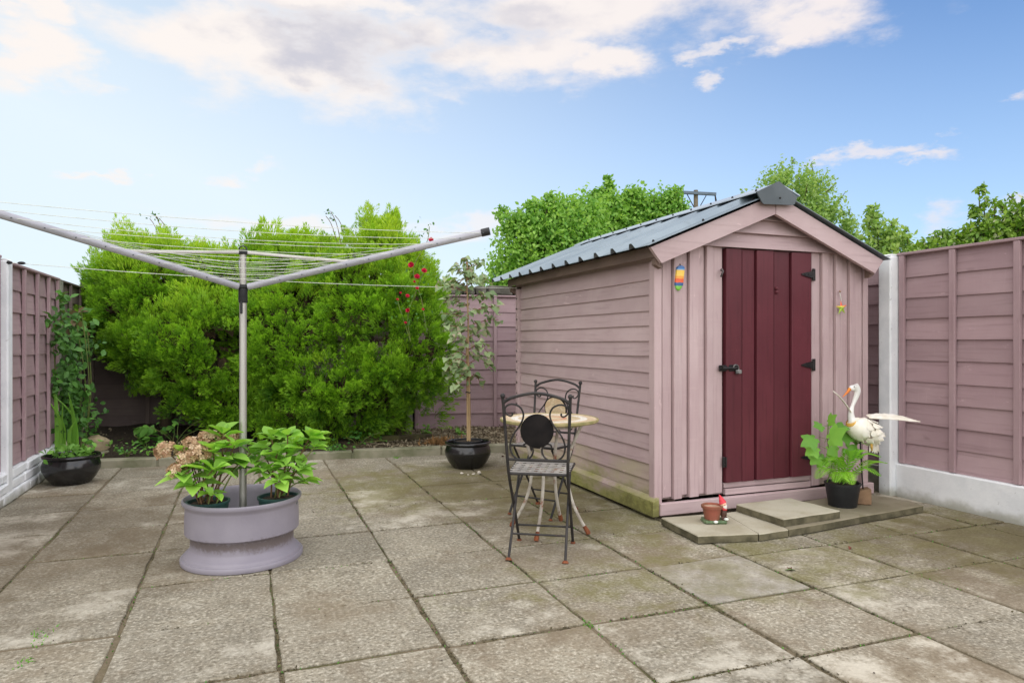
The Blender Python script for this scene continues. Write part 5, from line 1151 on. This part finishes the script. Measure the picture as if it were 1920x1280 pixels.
b = MB().ball((.062, -.012, .062), .024, 10, 8, (.9, .9, 1.5)); b.tube([(.055, -.02, .04), (.06, -.028, .012)], [.011, .009], 8); b.tube([(.072, -.02, .04), (.074, -.03, .014)], [.011, .009], 8); b.obj('gnome_body', gm('dark_gnome_clothes', (66, 44, 36), (90, 60, 48)), gp, True)
MB().tube([(.045, -.022, .10), (.06, -.028, .088), (.075, -.02, .085)], [.008, .010, .009], 8).obj('arm', gm('gnome_red_sleeve', (200, 70, 66), (176, 50, 52)), gp, True)
MB().ball((.060, -.014, .118), .020, 12, 8).obj('head', gm('gnome_face', (232, 196, 164), (224, 178, 146)), gp, True)
MB().ball((.066, -.025, .104), .015, 10, 8, (1.0, .7, 1.3)).obj('beard', gm('gnome_white', (236, 234, 224), (210, 206, 196)), gp, True)
MB().ball((.064, -.034, .117), .005, 8, 6).obj('nose', gm('gnome_nose', (224, 150, 130), (214, 140, 120)), gp, True)
MB().tube([(.058, -.010, .124), (.050, -.008, .145), (.040, -.006, .168), (.036, -.005, .176)], [.0235, .017, .007, .002], 12).obj('hat', gm('gnome_red_hat', (222, 72, 84), (204, 52, 64)), gp, True)
for c_ in ((.072, -.036, .028), (.0, -.056, .016)): MB().ball(c_, .013, 8, 6, (1.2, .8, .7)).obj('daisy', gm('gnome_white_trim', (232, 236, 228), (206, 212, 204)), gp, True)

fb = Vector((3.90, 3.665, .052)); fp = thing('potted_fern', 'bright green fern in a black plastic pot beside the shed door', 'potted plant', tuple(fb))
pot(fp, 'pot', .092, .116, .165, black, .145)
def frond(tip_px, d, par, b0, root, droop=.08, wmax=.055):
    e = pd(*tip_px, d)-b0; mid = root*.45+e*.55+Vector((0, 0, droop)); pts = spline([root, mid, e], 13); b = MB(); b.tube(pts, .0022, 5); V = []; F = []; n_ = len(pts)
    for i in range(3, n_):
        t = i/(n_-1); ln = wmax*math.sin(PI*min(1, (t*.86+.14)))**.8*(1.0 if t < .8 else 1)+.004; tg = (pts[i]-pts[i-1]).normalized(); sd_ = tg.cross(Vector((0, 0, 1)))
        if sd_.length < .1: sd_ = RT.copy()
        sd_.normalize(); nrm = sd_.cross(tg)
        for s_ in (-1, 1):
            dv = (sd_*s_+tg*.45-nrm*.12).normalized(); o_ = len(V); p = pts[i]; wv = tg*(ln*.11)
            V += [p, p+dv*ln*.45+wv, p+dv*ln, p+dv*ln*.45-wv]; F += [(o_, o_+1, o_+2), (o_, o_+2, o_+3)]
    b.add(V, F); b.obj('frond', fern_m, par)
for k, ((x, y), d) in enumerate((((1536, 882), 4.68), ((1530, 897), 4.60), ((1552, 862), 4.74), ((1652, 856), 4.74), ((1664, 868), 4.86), ((1652, 892), 4.62), ((1628, 846), 4.84), ((1594, 846), 4.84), ((1598, 908), 4.52), ((1566, 904), 4.54))):
    frond((x, y), d, fp, fb, Vector((random.uniform(-.03, .03), random.uniform(-.03, .03), .15)), random.uniform(.07, .11), .066)
mb_ = Vector((3.84, 3.76, .20)); mp_ = thing('maple_sapling', 'young maple sapling with broad lobed leaves behind the fern', 'sapling', tuple(mb_))
def maple_leaf(sz, cup):
    V = [(0, 0, 0)]; A = []
    for k, (a, r_) in enumerate(((-150, .30), (-125, .52), (-100, .40), (-80, .62), (-62, .96), (-48, .84), (-36, .72), (-24, .80), (-10, .98), (0, 1.12), (10, .98), (24, .80), (36, .72), (48, .84), (62, .96), (80, .62), (100, .45), (125, .52), (150, .30))):
        V.append((math.sin(R(a))*r_*sz*.62, .30*sz+math.cos(R(a))*r_*sz*.62, -cup*sz*r_*r_+.04*sz*math.cos(R(a*5))))
    V[0] = (0, .30*sz, .0)
    F = [(0, i, i+1) for i in range(1, len(V)-1)]
    me = MB().add(V, F).mesh('leaf', maple_m); me.shade_smooth(); return me
ML = [maple_leaf(.125, c_) for c_ in (.12, .3, .2)]
stp = spline([(0, 0, -.03), pd(1560, 870, 4.88)-mb_, pd(1552, 830, 4.86)-mb_, pd(1553, 795, 4.86)-mb_], 6); MB().tube(stp, .004, 6).obj('stem', gstem_m, mp_)
Rr = random.Random(12)
for (x, y, d, sc_, an) in ((1553, 790, 4.84, .9, 0), (1570, 800, 4.84, 1.0, 60), (1540, 798, 4.80, .8, -60), (1526, 822, 4.78, 1.15, -90), (1557, 820, 4.72, 1.5, 10), (1580, 815, 4.9, 1.2, 80), (1592, 842, 4.86, 1.3, 110), (1528, 840, 4.82, 1.0, -110), (1560, 838, 4.86, 1.0, 150), (1545, 858, 4.84, .9, -140), (1572, 862, 4.92, .9, 120), (1533, 858, 4.84, .9, -120), (1600, 822, 4.95, .8, 90)):
    c = pd(x, y, d)-mb_; a = R(an); dr = RT*math.sin(a)+Vector((0, 0, math.cos(a)*.6-.25))-FW*.35
    o = link('leaf', Rr.choice(ML), mp_); aim(o, c-dr.normalized()*.04*sc_, dr, Vector((0, 0, .75))-FW*.75+RT*Rr.uniform(-.3, .3), sc_)
    near = min(stp, key=lambda q_: (q_-c).length+abs(q_.z-c.z+.02)); MB().tube([near, c-dr.normalized()*.04*sc_], .0018, 5).obj('leaf_stalk', gstem_m, mp_)

# crane figurine, modelled in its own frame: x to the right as seen, z up
cb = pg(1618, 944, .052); KX = CAMH*0+cb.dot(FW)/FPX
blk = MB().cbox(-.052, .048, -.045, .045, 0, .105, .008); blk.v = [(p[0]*(1-.5*max(0, p[2]-.02))+random.uniform(-.002, .002), p[1], p[2]+(.012*p[0]/.05 if p[2] > .05 else 0)) for p in blk.v]
bo = blk.obj('stone_block', simple('brown_sandstone_block', s2l(142, 114, 88), s2l(118, 94, 72), 12, .9, bump=.4), loc=(cb.x, cb.y, .053), rot=(0, 0, R(-YAW-12))); tag(bo, 'brown stone block under the crane ornament behind the fern pot', 'stone block')
cz = .165; cr = thing('crane_ornament', 'white metal crane ornament with orange beak and spread wings', 'garden ornament', (cb.x, cb.y, cz), R(-YAW))
cx_ = lambda X, Y, yy=0: Vector(((X-1618)*KX, yy, CAMH+(640-Y)*KX-cz))
cream = simple('cream_painted_tin', s2l(240, 237, 226), s2l(226, 220, 202), 14, .5); cwhite = simple('white_painted_tin', s2l(240, 240, 238), s2l(228, 227, 222), 14, .45)
orange = simple('orange_beak', s2l(238, 160, 58), s2l(226, 128, 60), 20, .45); gold = simple('golden_throat', s2l(222, 176, 92), s2l(206, 158, 70), 20, .5)
body = spline([cx_(1597, 787), cx_(1605, 798), cx_(1618, 806), cx_(1632, 812), cx_(1641, 818)], 4)
MB().tube(body, [.030, .046, .060, .070, .078, .083, .086, .086, .084, .079, .071, .062, .052, .042, .034, .026, .016][:len(body)], 16).obj('body', cream, cr, True)
nk = spline([cx_(1603, 800), cx_(1597, 786), cx_(1596, 770), cx_(1601, 754), cx_(1606, 741), cx_(1607, 731), cx_(1602, 723)], 5)
MB().tube(nk, [.034-.022*min(1, i/13) if i < 14 else .012+.0010*(i-13) for i in range(len(nk))], 12).obj('neck', cwhite, cr, True)
hd = MB().ball(cx_(1599, 727), (.0235), 14, 10, (1.15, .85, .85)).obj('head', cwhite, cr, True)
MB().tube([cx_(1594, 728), cx_(1589, 735), cx_(1580, 744)], [.013, .009, .002], 10).obj('beak', orange, cr, True)
for s_ in (-1, 1): MB().ball(cx_(1599, 724)+Vector((0, s_*.021, 0)), .004, 8, 6).obj('eye', black, hd, True)
MB().lathe([(.036, 0), (.044, .012), (.040, .026), (.034, .034)], 20).obj('throat_collar', gold, cr, True, loc=cx_(1599, 796)+Vector((-.004, -.008, 0)), rot=(R(12), R(-25), 0))
feath = MB(); V = []; F = []
for i in range(5):
    t = i/4; wv = (.6, 1.0, 1.0, .7, .02)[i]*.020; V += [(-wv, t*.055, -.004*t+.003), (0, t*.055, .006), (wv, t*.055, -.004*t+.003)]
for i in range(4): F += [(i*3, i*3+1, i*3+4, i*3+3), (i*3+1, i*3+2, i*3+5, i*3+4)]
fm = feath.add(V, F).mesh('feather', cream, True)
Rr = random.Random(8)
for row, t in enumerate((.10, .26, .42, .58, .74, .88)):
    i = int(t*(len(body)-1)); p = body[i]; rad = [.050, .074, .085, .086, .076, .050][row]; ax = (body[i+1]-body[i-1]).normalized(); s1 = Vector((0, 1, 0)); s2 = ax.cross(s1)
    for k in range(9):
        a = 2*PI*(k+.5*(row % 2))/9; nr = s1*math.cos(a)+s2*math.sin(a); o = link('feather', fm, cr); aim(o, p+nr*(rad-.002), ax+nr*.05, nr, 1.05 if row else .8)
def wing(a, b_, wdt, updir):
    n_ = 12; V = []; F = []; A_, B2 = a, b_; ax = (B2-A_).normalized(); sd_ = updir.normalized(); nrm = ax.cross(sd_)
    for i in range(n_+1):
        t = i/n_; p = A_.lerp(B2, t)+Vector((0, 0, .012*math.sin(PI*t))); wv = wdt*(math.sin(PI*min(1, t*.75+.16))**.8)*(1 if t < .8 else (1-t)/.2*.9+.1)
        V += [p-sd_*wv*.35+nrm*.003, p+nrm*.006, p+sd_*wv*(.65+.10*(i % 2))+nrm*.003, p+sd_*wv*(.65+.10*(i % 2))-nrm*.001, p-nrm*.001, p-sd_*wv*.35-nrm*.001]
    for i in range(n_):
        for k in range(6): F.append((i*6+k, i*6+(k+1) % 6, (i+1)*6+(k+1) % 6, (i+1)*6+k))
    F += [(0, 1, 2, 3, 4, 5), tuple(n_*6+k for k in range(6))[::-1]]
    return MB().add(V, F).obj('wing', cream, cr)
wing(cx_(1632, 783, .03), cx_(1716, 789, -.06), .10, Vector((0, 1, .30)))
wing(cx_(1594, 772, -.02), cx_(1555, 731, -.06), .045, Vector((.10, 1, .12)))
for k, (x, y) in enumerate(((1627, 846), (1634, 848), (1640, 850), (1646, 851), (1652, 849))):
    o = link('tail_feather', fm, cr); p = cx_(1638, 812, .01*(k-2)); e = cx_(x, y, .012*(k-2)); aim(o, p, e-p, Vector((.2, -1, .1)), 1.0); o.scale = (1.0, (e-p).length/.055*1.0, 1.0)
MB().tube([cx_(1613, 826), cx_(1614, 850), Vector((0, 0, -.012))], [.006, .005, .005], 8).obj('leg', iron, cr, True)
MB().tube([cx_(1628, 822, -.03), cx_(1629, 836, -.04), cx_(1632, 843, -.02)], [.011, .008, .005], 8).obj('leg', gold, cr, True)

# ================================================================== small things on the patio
for k, (x, y, n_, s_, lab) in enumerate(((78, 1186, 34, .026, 'darker grass tuft in the slab joint at the left edge'), (70, 1204, 22, .018, 'small bright weed in the joint just below the grass tuft'), (44, 1240, 24, .02, 'weed growing in the joint near the bottom left corner'), (1103, 1170, 40, .016, 'moss tuft at the crossing of joints before the chair'), (745, 858, 26, .03, 'weed sprouting at the foot of the kerb under the right conifer'))):
    p = pg(x, y); t = thing('weed', lab, 'weed', (p.x, p.y, -.006), 0, 'weeds in the paving joints'); P = rng.normal(size=(n_, 3))*np.array([.02, .03, 0]); D = rng.normal(size=(n_, 3))*.7+np.array([0, 0, .9])
    scatter('leaves', P, D, rng.normal(size=(n_, 3)), np.stack([np.full(n_, .012), rng.uniform(.5, 1.2, n_)*s_, np.full(n_, .012)], 1), SL_V, SL_F, weed_m, t, np.stack([np.clip(.6+.3*rng.normal(size=n_), 0, 1), np.zeros(n_)], 1))
fl_m = simple('fallen_leaf_brown', s2l(112, 60, 48), s2l(76, 48, 36), 30, .8); fl2 = simple('fallen_leaf_green', s2l(96, 126, 66), s2l(80, 100, 52), 30, .7)
FL = leaf_mesh('fallen_leaf', .06, .022, fl2, .1, .3); FB_ = leaf_mesh('fallen_leaf', .04, .026, fl_m, .3, .5)
for (x, y, me, lab, rz) in ((1492, 1071, FL, 'narrow green leaf fallen on the slabs right of centre', 1.2), (1480, 1067, FB_, 'brown leaf beside the narrow green fallen leaf', 2.5), (945, 857, FB_, 'reddish fallen leaf behind the near chair by the kerb', .4), (1597, 1028, FB_, 'small dark leaf on the slabs below the fern pot', 2.0)):
    p = pg(x, y); o = link('fallen_leaf', me, None, (p.x, p.y, .006), (.1, .1, rz)); tag(o, lab, 'leaf', 'fallen leaves on the patio')
n = 420; pos = np.stack([rng.uniform(-1.5, 4.6, n), rng.uniform(1.8, 6.0, n), np.full(n, .003)], 1); pos = pos[~((pos[:, 0] > 2.4) & (pos[:, 1] > 3.2))]; n = len(pos)
o = scatter('grit', pos, unit(n)*np.array([1, 1, .15]), unit(n)*.5+np.array([0, 0, 1]), rng.uniform(.005, .013, n), SL_V, SL_F, simple('dark_grit', s2l(84, 72, 58), s2l(52, 44, 36), 40, .9)); tag(o, 'scattered dark bits of grit and debris on the slabs', 'debris', kind='stuff')
